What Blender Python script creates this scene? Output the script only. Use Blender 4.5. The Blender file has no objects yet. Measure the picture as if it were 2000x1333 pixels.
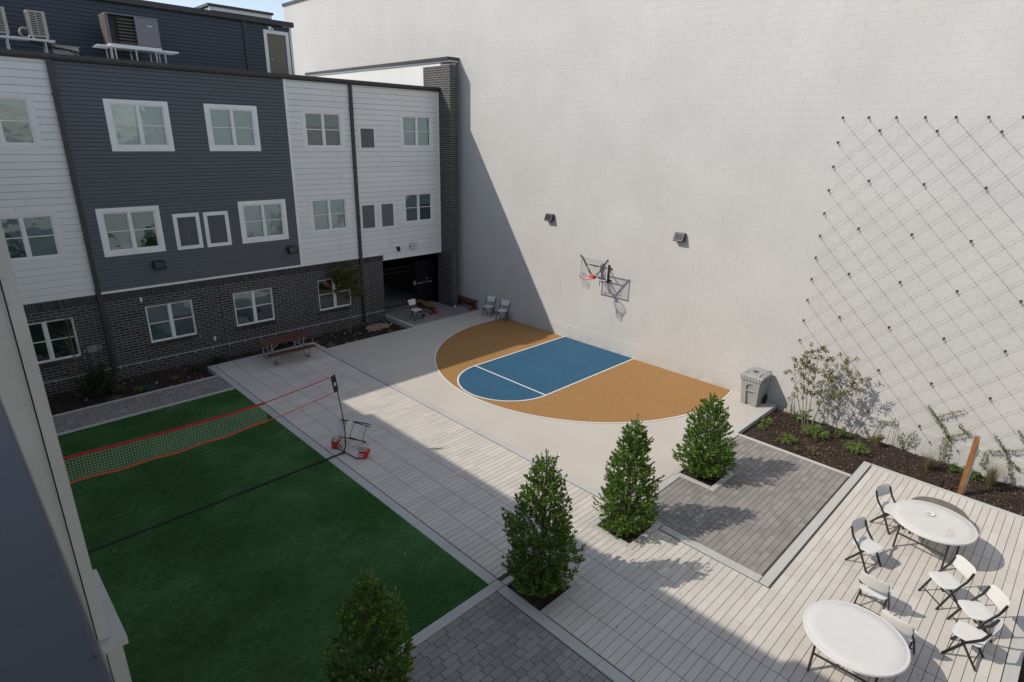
import bpy, math, random
from mathutils import Vector, Matrix, Euler
random.seed(7)
S = bpy.context.scene
COL = S.collection
R = math.radians
# ------------------------------------------------------------ camera
YAW, PITCH, ROLL, FPX = R(45.17389), R(19.27598), R(-1.31098), 1149.35
fw = Vector((math.sin(YAW)*math.cos(PITCH), math.cos(YAW)*math.cos(PITCH), -math.sin(PITCH)))
rt0 = Vector((math.cos(YAW), -math.sin(YAW), 0)); dn0 = fw.cross(rt0)
rt = rt0*math.cos(ROLL) + dn0*math.sin(ROLL); dn = -rt0*math.sin(ROLL) + dn0*math.cos(ROLL)
cd = bpy.data.cameras.new('camera'); cam = bpy.data.objects.new('camera', cd); COL.objects.link(cam)
CAM = Vector((0, 0, 7.8))
m = Matrix(((rt.x, -dn.x, -fw.x), (rt.y, -dn.y, -fw.y), (rt.z, -dn.z, -fw.z))).to_4x4(); m.translation = CAM
cam.matrix_world = m
cd.sensor_width = 36; cd.lens = FPX/2000*36; cd.clip_start = .05; cd.clip_end = 2000
S.camera = cam
cd.dof.use_dof = True; cd.dof.focus_distance = 15.; cd.dof.aperture_fstop = 5.6
# ------------------------------------------------------------ light
SUN = Vector((-.97, .675, 1)).normalized()
elev = math.asin(SUN.z); azim = math.atan2(SUN.x, SUN.y)
W = bpy.data.worlds.new('World'); S.world = W; W.use_nodes = True
nt = W.node_tree; sky = nt.nodes.new('ShaderNodeTexSky'); sky.sky_type = 'NISHITA'; sky.sun_disc = False
sky.sun_elevation = elev; sky.sun_rotation = azim; sky.air_density = 1.0; sky.dust_density = .4; sky.ozone_density = 3.0
bg = nt.nodes['Background']; bg.inputs['Strength'].default_value = .15
hs = nt.nodes.new('ShaderNodeHueSaturation'); hs.inputs['Saturation'].default_value = .6; nt.links.new(sky.outputs[0], hs.inputs['Color']); nt.links.new(hs.outputs[0], bg.inputs[0])
sd = bpy.data.lights.new('sun', 'SUN'); sd.energy = 3.2; sd.angle = R(.5); sd.color = (1, .925, .83)
so = bpy.data.objects.new('sun', sd); COL.objects.link(so); so.rotation_euler = SUN.to_track_quat('Z', 'Y').to_euler(); so.location = (0, 0, 30)
S.view_settings.view_transform = 'Standard'; S.view_settings.look = 'None'; S.view_settings.gamma = 1
S.view_settings.exposure = .20

# ------------------------------------------------------------ materials
def srgb(h):
    h = h.lstrip('#'); v = [int(h[i:i+2], 16)/255 for i in (0, 2, 4)]
    return tuple(((c+.055)/1.055)**2.4 if c > .04045 else c/12.92 for c in v)
class NT:
    def __init__(s, name):
        s.m = bpy.data.materials.new(name); s.m.use_nodes = True; s.t = s.m.node_tree
        s.b = s.t.nodes['Principled BSDF']; s.o = s.t.nodes['Material Output']
    def n(s, typ, ins=None, **kw):
        x = s.t.nodes.new('ShaderNode'+typ)
        for k, v in kw.items(): setattr(x, k, v)
        for k, v in (ins or {}).items(): s.set(x.inputs[k], v)
        return x
    def set(s, sock, v):
        if isinstance(v, bpy.types.NodeSocket): s.t.links.new(v, sock)
        elif hasattr(v, 'outputs'): s.t.links.new(v.outputs[0], sock)
        else:
            if sock.type == 'RGBA' and len(v) == 3: v = (*v, 1)
            sock.default_value = v
    def mix(s, f, a, b, mode='MIX'):
        x = s.t.nodes.new('ShaderNodeMix'); x.data_type = 'RGBA'; x.blend_type = mode
        s.set(x.inputs[0], f); s.set(x.inputs[6], a); s.set(x.inputs[7], b); return x.outputs[2]
    def ramp(s, f, lo, hi, a=0., b=1.):
        x = s.n('MapRange', {0: f, 1: lo, 2: hi, 3: a, 4: b}); return x.outputs[0]
    def math(s, op, a, b=0.):
        x = s.n('Math', {0: a, 1: b}, operation=op); return x.outputs[0]
    def noise(s, sc, det=3, rough=.55, vec=None, dist=0.):
        x = s.n('TexNoise', {'Scale': sc, 'Detail': det, 'Roughness': rough, 'Distortion': dist})
        s.set(x.inputs['Vector'], vec if vec is not None else s.pos()); return x.outputs['Fac']
    def pos(s):
        if not hasattr(s, 'g'): s.g = s.n('NewGeometry')
        return s.g.outputs['Position']
    def isl(s):
        s.pos(); return s.g.outputs['Random Per Island']
    def vec(s, fx, fy, fz):
        q = s.n('SeparateXYZ', {0: s.pos()}).outputs
        def lin(c):
            r = None
            for i, k in enumerate(c[:3]):
                if k == 0: continue
                t = s.math('MULTIPLY', q[i], k); r = t if r is None else s.math('ADD', r, t)
            r = s.math('ADD', r if r is not None else 0., c[3] if len(c) > 3 else 0.); return r
        return s.n('CombineXYZ', {0: lin(fx), 1: lin(fy), 2: lin(fz)}).outputs[0]
    def fin(s, col, rough=.6, bump=None, bs=.3, bd=.01, metal=0., spec=.5):
        s.set(s.b.inputs['Base Color'], col); s.set(s.b.inputs['Roughness'], rough); s.b.inputs['Metallic'].default_value = metal
        s.b.inputs['Specular IOR Level'].default_value = spec
        if bump is not None:
            x = s.n('Bump', {'Strength': bs, 'Distance': bd, 'Height': bump}); s.set(s.b.inputs['Normal'], x.outputs[0])
        return s.m
def plain(name, c, rough=.5, var=.12, sc=6, metal=0., bump=0., spec=.5, bsc=60):
    k = NT(name); c = srgb(c) if isinstance(c, str) else c
    n = k.noise(sc, 4); col = k.mix(k.ramp(n, .3, .7), tuple(v*(1-var) for v in c), tuple(min(1, v*(1+var)) for v in c))
    return k.fin(col, k.ramp(k.noise(sc*2.3, 3), .3, .7, rough*.85, min(1, rough*1.15)), k.noise(bsc, 3) if bump else None, bump, .004, metal, spec)
def slab_mat(name, c1, c2, fleck, rough=.8, fl=.3, isl=1., dirt=.25):
    k = NT(name); c = k.mix(k.math('MULTIPLY', k.isl(), isl), c1, c2)
    f = k.ramp(k.noise(95, 2, .7), .35, .7); c = k.mix(k.math('MULTIPLY', f, fl), c, fleck)
    d = k.math('MULTIPLY', k.ramp(k.noise(.9, 6, .62), .48, .72), dirt); c = k.mix(d, c, tuple(v*.55 for v in c1))
    st = k.math('MULTIPLY', k.ramp(k.noise(5.5, 5, .7), .64, .75), dirt*1.2); c = k.mix(st, c, tuple(v*.4 for v in c1))
    return k.fin(c, rough, k.noise(140, 3, .7), .35, .003)
M = {}
M['tile'] = slab_mat('deck_concrete', (.54, .498, .44), (.64, .60, .54), (.42, .39, .36), .75, .45, .9, .2)
M['paver'] = slab_mat('paver_grey', (.195, .178, .164), (.285, .263, .243), (.30, .28, .26), .8, .4, 1., .2)
M['band'] = slab_mat('smooth_concrete', (.47, .46, .435), (.53, .52, .49), (.36, .35, .33), .8, .35, .6, .35)
M['joint'] = plain('joint_sand', (.055, .052, .047), .95, .3, 20)
k = NT('court_tan'); c = k.mix(k.ramp(k.noise(230, 2, .8), .3, .7), (.44, .40, .345), (.60, .555, .49))
c = k.mix(k.math('MULTIPLY', k.ramp(k.noise(.7, 6), .4, .75), .22), c, (.33, .30, .26)); M['tan'] = k.fin(c, .85, k.noise(260, 2), .5, .004)
k = NT('court_ochre'); f = k.ramp(k.math('ADD', k.math('MULTIPLY', k.noise(75, 2, .85), .45), k.math('MULTIPLY', k.noise(26, 3, .85), .55)), .38, .62); c = k.mix(f, (.19, .093, .028), (.44, .235, .075))
c = k.mix(k.math('MULTIPLY', k.ramp(k.noise(.8, 5), .4, .7), .2), c, (.36, .2, .08)); 
def scuffs(k, c, col, amt=.5):
    a = k.n('TexNoise', {'Scale': 1., 'Detail': 3, 'Vector': k.vec((1.1, 3.2, 0), (-9, 3, 0), (0, 0, 1))}).outputs['Fac']; b = k.n('TexNoise', {'Scale': 1., 'Detail': 3, 'Vector': k.vec((7, -2, 0), (1.2, 2.2, 0), (0, 0, 1))}).outputs['Fac']
    f = k.math('MAXIMUM', k.ramp(a, .685, .70), k.ramp(b, .685, .70)); f = k.math('MULTIPLY', f, k.ramp(k.noise(1.7, 3), .45, .62))
    g_ = k.ramp(k.noise(11, 2, .5), .72, .76); return k.mix(k.math('MULTIPLY', k.math('MAXIMUM', f, g_), amt), c, col)
c = scuffs(k, c, (.12, .07, .03)); M['ochre'] = k.fin(c, .8, k.noise(110, 2), .6, .006)
k = NT('court_blue'); f = k.ramp(k.math('ADD', k.math('MULTIPLY', k.noise(75, 2, .85), .45), k.math('MULTIPLY', k.noise(26, 3, .85), .55)), .38, .62); c = k.mix(f, (.006, .05, .105), (.024, .12, .21))
c = k.mix(k.math('MULTIPLY', k.ramp(k.noise(.8, 5), .4, .7), .25), c, (.03, .12, .19)); c = scuffs(k, c, (.06, .14, .19), .6); M['blue'] = k.fin(c, .8, k.noise(110, 2), .6, .006)
k = NT('line_paint'); c = k.mix(k.math('MULTIPLY', k.ramp(k.noise(38, 4, .8), .52, .68), .35), (.66, .65, .62), (.30, .25, .19)); M['line'] = k.fin(c, .7, k.noise(150, 3), .3, .004)
k = NT('turf_green'); v = k.vec((1, 0, 0), (0, 1.0, 0), (0, 0, 1))
c = k.mix(k.ramp(k.math('ADD', k.math('MULTIPLY', k.noise(120, 3, .8), .5), k.math('MULTIPLY', k.noise(22, 4, .85), .5)), .38, .62), (.011, .042, .008), (.062, .185, .043))
c = k.mix(k.math('MULTIPLY', k.ramp(k.noise(.55, 6, .62), .42, .66), .9), c, (.088, .205, .072))
c = k.mix(k.math('MULTIPLY', k.ramp(k.noise(9, 4, .7), .42, .7), .5), c, (.013, .05, .011)); M['turf'] = k.fin(c, .9, k.noise(190, 3, .8), 1., .02, spec=.15)
k = NT('mulch_bark'); c = k.mix(k.ramp(k.noise(42, 5, .8), .35, .68), (.006, .0045, .004), (.07, .042, .028))
c = k.mix(k.ramp(k.noise(3, 5, .7), .56, .72), c, (.11, .075, .05)); M['mulch'] = k.fin(c, .95, k.noise(55, 5, .8), 1., .04)
k = NT('painted_block'); v = k.vec((0, 1, 0), (0, 0, 1, .147), (1, 0, 0))
br = k.n('TexBrick', {'Vector': v, 'Color1': (1, 1, 1), 'Color2': (.9, .9, .9), 'Mortar': (0, 0, 0), 'Scale': 1., 'Mortar Size': .0045, 'Mortar Smooth': .5, 'Bias': 0., 'Brick Width': .4064, 'Row Height': .2035}, offset=.5)
mort = br.outputs['Fac']; pn = k.math('MULTIPLY', k.ramp(k.noise(2.2, 5, .75), .36, .64), k.ramp(k.noise(.28, 3, .6), .34, .62, .35, 1.3))
c = k.mix(k.ramp(k.noise(.5, 6, .65), .3, .7), (.475, .462, .438), (.535, .522, .498))
c = k.mix(k.math('MULTIPLY', k.ramp(k.noise(1.4, 6, .8), .55, .75), .34), c, (.40, .40, .395))
c = k.mix(k.math('MULTIPLY', k.ramp(br.outputs['Color'], .9, 1., 1., 0.), .10), c, (.5, .5, .49))
c = k.mix(k.math('MULTIPLY', k.math('MULTIPLY', mort, pn), .17), c, (.27, .27, .26))
stk = k.n('TexNoise', {'Scale': 1., 'Detail': 5, 'Roughness': .7, 'Vector': k.vec((0, 0, 0), (0, 4.5, 0), (0, 0, .22))}).outputs['Fac']
c = k.mix(k.math('MULTIPLY', k.ramp(stk, .56, .76), .22), c, (.36, .35, .33))
zz = k.n('SeparateXYZ', {0: k.pos()}).outputs[2]; bd_ = k.math('MULTIPLY', k.ramp(zz, .0, .42, 1., 0.), k.ramp(k.noise(3.5, 5, .7), .38, .68)); c = k.mix(k.math('MULTIPLY', bd_, .4), c, (.25, .235, .21))
h = k.math('ADD', k.math('MULTIPLY', mort, -1.), k.math('MULTIPLY', k.noise(90, 3, .7), .22)); M['cmu'] = k.fin(c, .55, h, .5, .009, spec=.35)
k = NT('dark_brick'); v = k.vec((1, 1, 0), (0, 0, 1), (0, 0, 0))
br = k.n('TexBrick', {'Vector': v, 'Color1': (.016, .015, .016), 'Color2': (.055, .05, .05), 'Mortar': (.26, .25, .23), 'Scale': 1., 'Mortar Size': .011, 'Mortar Smooth': .2, 'Bias': -.1, 'Brick Width': .30, 'Row Height': .092}, offset=.5)
c = k.mix(k.math('MULTIPLY', k.ramp(k.noise(.8, 5), .4, .7), .3), br.outputs['Color'], (.05, .047, .045))
h = k.math('ADD', k.math('MULTIPLY', br.outputs['Fac'], -1.), k.math('MULTIPLY', k.noise(80, 3), .3)); M['brick'] = k.fin(c, .6, h, .8, .01)
M['brickunit'] = slab_mat('dark_brick_unit', (.014, .013, .014), (.05, .046, .046), (.08, .075, .07), .6, .2, 1., 0)
M['boxgrey'] = plain('utility_box_grey', (.22, .22, .21), .5, .1, 9)
M['mortar'] = plain('mortar', (.26, .25, .23), .9)
def siding(name, c):
    k = NT(name); a = k.mix(k.isl(), tuple(v*.955 for v in c), tuple(v*1.02 for v in c)); st = k.noise(.9, 5, .7, k.vec((1.6, 0, 0), (0, 1.6, 0), (0, 0, .25)))
    return k.fin(k.mix(k.math('MULTIPLY', k.ramp(st, .5, .78), .16), a, tuple(v*.6 for v in c)), .5, k.noise(40, 3), .1, .004)
M['sw'] = siding('white_lap_siding', (.74, .735, .71))
M['sb'] = siding('charcoal_lap_siding', (.082, .094, .108))
M['sn'] = siding('navy_lap_siding', (.036, .050, .068))
M['trim'] = plain('white_trim', (.80, .80, .78), .45, .04, 2)
M['vinyl'] = plain('white_vinyl', (.78, .78, .77), .35, .03, 3)
M['lilac'] = plain('pale_lilac_frame', (.52, .52, .56), .4, .04, 5)
M['bronze'] = plain('bronze_metal', (.045, .041, .042), .45, .1, 3, metal=.2)
k = NT('rail_paint'); c = k.mix(k.ramp(k.noise(70, 1, .5), .70, .73), (.052, .057, .064), (.015, .015, .016)); c = k.mix(k.math('MULTIPLY', k.ramp(k.noise(3, 4), .4, .7), .4), c, (.07, .075, .08)); M['grycap'] = k.fin(c, .5, spec=.3)
M['chairleg'] = plain('dark_tube', (.022, .021, .021), .4, .15, 8, metal=.2)
M['black'] = plain('black_metal', (.012, .012, .013), .4, .2, 8, metal=.3)
M['dkgrey'] = plain('dark_grey_metal', (.055, .055, .06), .45, .15, 8, metal=.4)
M['louvre'] = plain('grey_louvre', (.17, .175, .18), .5, .1, 12)
M['steel'] = plain('galvanised_steel', (.42, .43, .44), .4, .15, 12, metal=.7)
k = NT('cream_paint'); c = k.mix(k.ramp(k.noise(1.5, 4), .3, .7), (.46, .44, .39), (.52, .50, .45)); st = k.noise(1., 5, .7, k.vec((6, 0, 0), (0, 6, 0), (0, 0, .5)))
c = k.mix(k.math('MULTIPLY', k.ramp(st, .52, .75), .3), c, (.27, .25, .21)); c = k.mix(k.math('MULTIPLY', k.ramp(k.noise(28, 3, .7), .66, .72), .7), c, (.12, .10, .08)); M['cream'] = k.fin(c, .55, k.noise(30, 4, .6), .3, .006)
M['resin'] = plain('white_resin', (.64, .63, .605), .42, .02, 7, bump=.12, bsc=180)
M['resin2'] = plain('worn_white_resin', (.61, .595, .565), .45, .035, 5, bump=.1, bsc=160)
M['bin'] = plain('grey_cart_plastic', (.30, .30, .285), .55, .07, 8, bump=.25, bsc=140)
M['rubber'] = plain('black_rubber', (.015, .015, .015), .7)
M['red'] = plain('red_plastic', (.55, .03, .03), .4, .08, 20)
M['redpaint'] = plain('red_paint', (.26, .018, .022), .45, .2, 14)
M['orange'] = plain('orange_tape', (.72, .10, .045), .5, .06, 20)
M['wine'] = plain('brown_plastic_plank', (.10, .034, .024), .5, .2, 9, bump=.2, bsc=50)
def wood(name, a, b, sc=(3, 3, 30)):
    k = NT(name); tc = k.n('TexCoord'); mp = k.n('Mapping', {'Vector': tc.outputs['Object'], 'Scale': sc})
    n = k.noise(3, 5, .65, mp.outputs[0], .6); return k.fin(k.mix(k.ramp(n, .3, .7), a, b), .6, n, .3, .004)
M['bench'] = wood('stained_wood', (.05, .015, .012), (.12, .035, .025), (8, 1.2, 8))
M['benchworn'] = wood('worn_wood', (.10, .055, .022), (.27, .17, .07), (10, 1.2, 8))
M['post'] = wood('cedar_wood', (.15, .062, .018), (.32, .15, .052), (14, 14, 1.2))
M['soil'] = plain('soil', (.05, .038, .028), .95, .3, 4)
M['door'] = plain('taupe_door', (.155, .135, .10), .45, .05, 2)
M['blind'] = plain('pale_blind', (.62, .68, .66), .55, .06, 3)
M['blindd'] = plain('dim_blind', (.20, .27, .28), .55, .1, 3)
M['dark'] = plain('dark_interior', (.02, .021, .022), .8)
M['hvac'] = plain('grey_casing', (.19, .18, .20), .45, .06, 5, metal=.1)
M['beige'] = plain('beige_casing', (.43, .41, .36), .45, .05, 5)
M['coil'] = plain('coil_fins', (.10, .085, .07), .6, .3, 60)
M['sign'] = plain('sign_white', (.72, .70, .68), .4, .03, 5)
M['signred'] = plain('faded_red_letters', (.36, .09, .075), .5)
M['stone'] = plain('pale_stone', (.42, .34, .25), .85, .3, 9)
M['greenlid'] = plain('green_plastic', (.014, .035, .025), .5, .1, 9)
M['yellow'] = plain('yellow_plastic', (.62, .40, .03), .4)
k = NT('window_glass'); k.set(k.b.inputs['Base Color'], (.02, .03, .03))
tr = k.n('BsdfTransparent', {0: (.80, .93, .93)}); gl = k.n('BsdfGlossy', {0: (.88, .98, 1.), 'Roughness': .01}); fr = k.n('Fresnel', {'IOR': 1.55})
wv = k.n('Bump', {'Strength': .28, 'Distance': .03, 'Height': k.noise(1.8, 2)}); k.set(gl.inputs['Normal'], wv.outputs[0])
mx = k.n('MixShader'); k.set(mx.inputs[0], k.ramp(fr.outputs[0], 0, 1, .12, .9)); k.set(mx.inputs[1], tr.outputs[0]); k.set(mx.inputs[2], gl.outputs[0]); k.set(k.o.inputs[0], mx.outputs[0]); M['glass'] = k.m
k = NT('clear_acrylic'); tr = k.n('BsdfTransparent', {0: (.93, .93, .93)}); gl = k.n('BsdfGlossy', {'Roughness': .05}); df = k.n('BsdfDiffuse', {0: (.8, .8, .82)}); m0 = k.n('MixShader', {0: .6}); k.set(m0.inputs[1], gl.outputs[0]); k.set(m0.inputs[2], df.outputs[0]); mx = k.n('MixShader', {0: .07}); k.set(mx.inputs[1], tr.outputs[0]); k.set(mx.inputs[2], m0.outputs[0]); k.set(k.o.inputs[0], mx.outputs[0]); M['acrylic'] = k.m
def leafmat(name, a, b, tip, pt=.12, rough=.38, trans=.25, spec=.5):
    k = NT(name); r = k.isl(); c = k.mix(r, a, b); c = k.mix(k.ramp(r, 1-pt-.02, 1-pt+.02), c, tip)
    k.fin(c, rough, spec=spec); tl = k.n('BsdfTranslucent'); k.set(tl.inputs[0], k.mix(.5, c, tip)); mx = k.n('MixShader', {0: trans}); k.set(mx.inputs[1], k.b.outputs[0]); k.set(mx.inputs[2], tl.outputs[0]); k.set(k.o.inputs[0], mx.outputs[0]); return k.m
M['holly'] = leafmat('holly_leaf', (.032, .095, .016), (.125, .245, .036), (.27, .36, .07), .15, .27, .36)
M['bark'] = plain('tree_bark', (.11, .085, .06), .9, .3, 20)
M['twig'] = plain('pale_twig', (.17, .14, .10), .85, .3, 20)
M['maple'] = leafmat('olive_leaf', (.05, .075, .014), (.11, .13, .025), (.2, .11, .02), .15, .5)
M['myrtle'] = leafmat('bronze_leaf', (.07, .10, .018), (.16, .19, .035), (.26, .15, .03), .12, .5)
M['vine'] = leafmat('vine_leaf', (.05, .10, .015), (.12, .19, .035), (.20, .26, .06), .2, .5)
M['fern'] = leafmat('fern_leaf', (.08, .15, .02), (.17, .27, .05), (.26, .33, .08), .2, .55)
M['dry'] = leafmat('dry_grass', (.13, .13, .06), (.22, .20, .10), (.28, .22, .12), .2, .7)
M['shrub'] = leafmat('deep_leaf', (.010, .03, .008), (.03, .06, .014), (.07, .10, .02), .1, .45)
M['litter'] = leafmat('bark_chip', (.016, .010, .007), (.095, .055, .033), (.30, .2, .125), .07, .8, 0)
M['cabbage'] = leafmat('pale_green_leaf', (.07, .14, .05), (.12, .2, .07), (.2, .28, .12), .1, .5)

# ------------------------------------------------------------ mesh builder
class MB:
    def __init__(s): s.v = []; s.f = []
    def add(s, vs, fs):
        o = len(s.v); s.v += [tuple(p) for p in vs]; s.f += [tuple(i+o for i in q) for q in fs]; return s
    def box(s, x0, x1, y0, y1, z0, z1):
        return s.add([(x0, y0, z0), (x1, y0, z0), (x1, y1, z0), (x0, y1, z0), (x0, y0, z1), (x1, y0, z1), (x1, y1, z1), (x0, y1, z1)],
                     [(0, 3, 2, 1), (4, 5, 6, 7), (0, 1, 5, 4), (1, 2, 6, 5), (2, 3, 7, 6), (3, 0, 4, 7)])
    def slab(s, x0, x1, y0, y1, z0, z1, b=.004):   # box with a bevelled top edge
        return s.add([(x0, y0, z0), (x1, y0, z0), (x1, y1, z0), (x0, y1, z0), (x0, y0, z1-b), (x1, y0, z1-b), (x1, y1, z1-b), (x0, y1, z1-b),
                      (x0+b, y0+b, z1), (x1-b, y0+b, z1), (x1-b, y1-b, z1), (x0+b, y1-b, z1)],
                     [(8, 9, 10, 11), (4, 5, 9, 8), (5, 6, 10, 9), (6, 7, 11, 10), (7, 4, 8, 11), (0, 1, 5, 4), (1, 2, 6, 5), (2, 3, 7, 6), (3, 0, 4, 7)])
    def obox(s, c, size, rot):
        mt = rot if isinstance(rot, Matrix) else Euler(rot).to_matrix()
        c = Vector(c); vs = [c + mt @ Vector((a*size[0]/2, b*size[1]/2, d*size[2]/2)) for d in (-1, 1) for a, b in ((-1, -1), (1, -1), (1, 1), (-1, 1))]
        return s.add(vs, [(0, 3, 2, 1), (4, 5, 6, 7), (0, 1, 5, 4), (1, 2, 6, 5), (2, 3, 7, 6), (3, 0, 4, 7)])
    def tube(s, pts, r, n=8, r1=None, flat=1.):
        pts = [Vector(p) for p in pts]; L = len(pts); base = len(s.v); up = None; vs = []
        for i, p in enumerate(pts):
            d = (pts[min(i+1, L-1)] - pts[max(i-1, 0)]).normalized()
            if up is None:
                a = Vector((0, 0, 1)) if abs(d.z) < .9 else Vector((1, 0, 0)); up = d.cross(a).normalized()
            up = (up - d*up.dot(d)).normalized(); w = d.cross(up)
            rr = r if r1 is None else r + (r1-r)*i/(L-1)
            for j in range(n):
                t = 2*math.pi*j/n; vs.append(p + up*math.cos(t)*rr + w*math.sin(t)*rr*flat)
        fs = [(i*n+j, i*n+(j+1) % n, (i+1)*n+(j+1) % n, (i+1)*n+j) for i in range(L-1) for j in range(n)]
        fs += [tuple(range(n-1, -1, -1)), tuple((L-1)*n+j for j in range(n))]
        return s.add(vs, fs)
    def lathe(s, prof, n=32, c=(0, 0, 0)):
        vs = []; fs = []; L = len(prof)
        for r, z in prof: vs += [(c[0]+r*math.cos(2*math.pi*j/n), c[1]+r*math.sin(2*math.pi*j/n), c[2]+z) for j in range(n)]
        fs = [(i*n+j, i*n+(j+1) % n, (i+1)*n+(j+1) % n, (i+1)*n+j) for i in range(L-1) for j in range(n)]
        fs += [tuple(range(n-1, -1, -1)), tuple((L-1)*n+j for j in range(n))]
        return s.add(vs, fs)
    def prism(s, poly, z0, z1):
        n = len(poly); return s.add([(x, y, z0) for x, y in poly]+[(x, y, z1) for x, y in poly], [tuple(range(n-1, -1, -1)), tuple(range(n, 2*n))]+[(i, (i+1) % n, n+(i+1) % n, n+i) for i in range(n)])
    def leaf(s, p, d, nrm, l, w):
        p = Vector(p); d = Vector(d).normalized(); sd_ = d.cross(Vector(nrm))
        if sd_.length < 1e-4: sd_ = d.orthogonal()
        sd_.normalize(); up = sd_.cross(d)
        o = len(s.v); q = p+d*l*.5
        s.v += [tuple(p), tuple(q+sd_*w*.5+up*w*.18), tuple(p+d*l-up*l*.06), tuple(q-sd_*w*.5+up*w*.18)]
        s.f += [(o, o+1, o+2), (o, o+2, o+3)]
    def build(s, name, mat, parent=None, smooth=False, off=None):
        me = bpy.data.meshes.new(name)
        if off is None and parent is not None: off = parent.get('_w', (0, 0, 0))
        if off and any(off): me.from_pydata([(a-off[0], b-off[1], c-off[2]) for a, b, c in s.v], [], s.f)
        else: me.from_pydata(s.v, [], s.f)
        me.materials.append(M[mat] if isinstance(mat, str) else mat)
        if smooth:
            for p in me.polygons: p.use_smooth = True
            try: me.set_sharp_from_angle(angle=R(38))
            except Exception: pass
        o = bpy.data.objects.new(name, me); COL.objects.link(o); o.parent = parent
        return o
def tag(o, label, cat, group=None, kind=None):
    if label: o['label'] = label
    if cat: o['category'] = cat
    if group: o['group'] = group
    if kind: o['kind'] = kind
    return o
def thing(name, label, cat, loc=(0, 0, 0), rz=0, group=None, local=False):
    o = bpy.data.objects.new(name, None); COL.objects.link(o); o.location = loc; o.rotation_euler = (0, 0, rz); o.empty_display_size = .2
    if not local: o['_w'] = tuple(loc)
    return tag(o, label, cat, group)
def struct(name, mb, mat, kind='structure', label=None): o = mb.build(name, mat); o['kind'] = kind; o['label'] = label or name.replace('_', ' '); return o
def solo(name, mb, mat, label, cat, group=None, smooth=False): return tag(mb.build(name, mat, smooth=smooth), label, cat, group)
def copy_tree(o, parent=None):
    c = o.copy(); COL.objects.link(c); c.parent = parent
    for ch in [x for x in COL.objects if x.parent == o]: copy_tree(ch, c)
    return c
def text_mesh(s, size, ext=.003):
    cu = bpy.data.curves.new('t', 'FONT'); cu.body = s; cu.size = size; cu.extrude = ext; cu.align_x = 'CENTER'; cu.align_y = 'CENTER'
    o = bpy.data.objects.new('t', cu); COL.objects.link(o); dg = bpy.context.evaluated_depsgraph_get(); dg.update()
    me = bpy.data.meshes.new_from_object(o.evaluated_get(dg)); vs = [v.co.copy() for v in me.vertices]; fs = [tuple(p.vertices) for p in me.polygons]
    bpy.data.objects.remove(o); bpy.data.curves.remove(cu); bpy.data.meshes.remove(me); return vs, fs

FY = 21.84   # facade plane
WX = 17.84   # big wall plane
rnd = random.random
def U(a, b): return a + (b-a)*random.random()

# ============================================================ GROUND
g = MB(); N = 400
g.add([(-N, -N, -.42), (N, -N, -.42), (N, N, -.42), (-N, N, -.42)], [(0, 1, 2, 3)]); struct('ground', g, 'band')
def slabs(name, x0, x1, y0, y1, w, d, mat, gap=.008, along='x', bond=0., jz=-.012, z=0., holes=(), bev=.003, gapw=.011):
    """rows of slabs; w along the row, d across the rows"""
    m_ = MB(); a0, a1, b0, b1 = (x0, x1, y0, y1) if along == 'x' else (y0, y1, x0, x1)
    nr = max(1, round((b1-b0)/d)); dd = (b1-b0)/nr
    for r in range(nr):
        p = a0 - (bond*w if r % 2 else 0) - (U(0, w*.0))
        while p < a1-.01:
            q = p+(w*random.choice((.5, .75, 1, 1)) if bond else w); c0 = max(p, a0)+gapw/2; c1 = min(q, a1)-gapw/2; p = q
            if c1-c0 < .02: continue
            e0 = b0+r*dd+gap/2; e1 = b0+(r+1)*dd-gap/2
            X0, X1, Y0, Y1 = (c0, c1, e0, e1) if along == 'x' else (e0, e1, c0, c1)
            segs = [(X0, X1, Y0, Y1)]
            for hx0, hx1, hy0, hy1 in holes:
                ns = []
                for sx0, sx1, sy0, sy1 in segs:
                    if sx1 <= hx0 or sx0 >= hx1 or sy1 <= hy0 or sy0 >= hy1: ns.append((sx0, sx1, sy0, sy1)); continue
                    if sx0 < hx0: ns.append((sx0, hx0, sy0, sy1))
                    if sx1 > hx1: ns.append((hx1, sx1, sy0, sy1))
                    cx0, cx1 = max(sx0, hx0), min(sx1, hx1)
                    if sy0 < hy0: ns.append((cx0, cx1, sy0, hy0))
                    if sy1 > hy1: ns.append((cx0, cx1, hy1, sy1))
                segs = ns
            for sg in segs:
                if sg[1]-sg[0] > .02 and sg[3]-sg[2] > .02: m_.slab(*sg, z-.05, z+U(-.001, .001), bev)
    return struct(name, m_, mat)
P1, P2, P3 = (6.17, 7.02, 5.3, 6.15), (8.82, 9.67, 5.26, 6.1), (12.0, 12.85, 5.13, 5.98)
P4 = (2.55, 3.4, 5.05, 5.95)
fr_ = .14
def frame_of(p): return (p[0]-fr_, p[1]+fr_, p[2]-fr_, p[3]+fr_)
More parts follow.
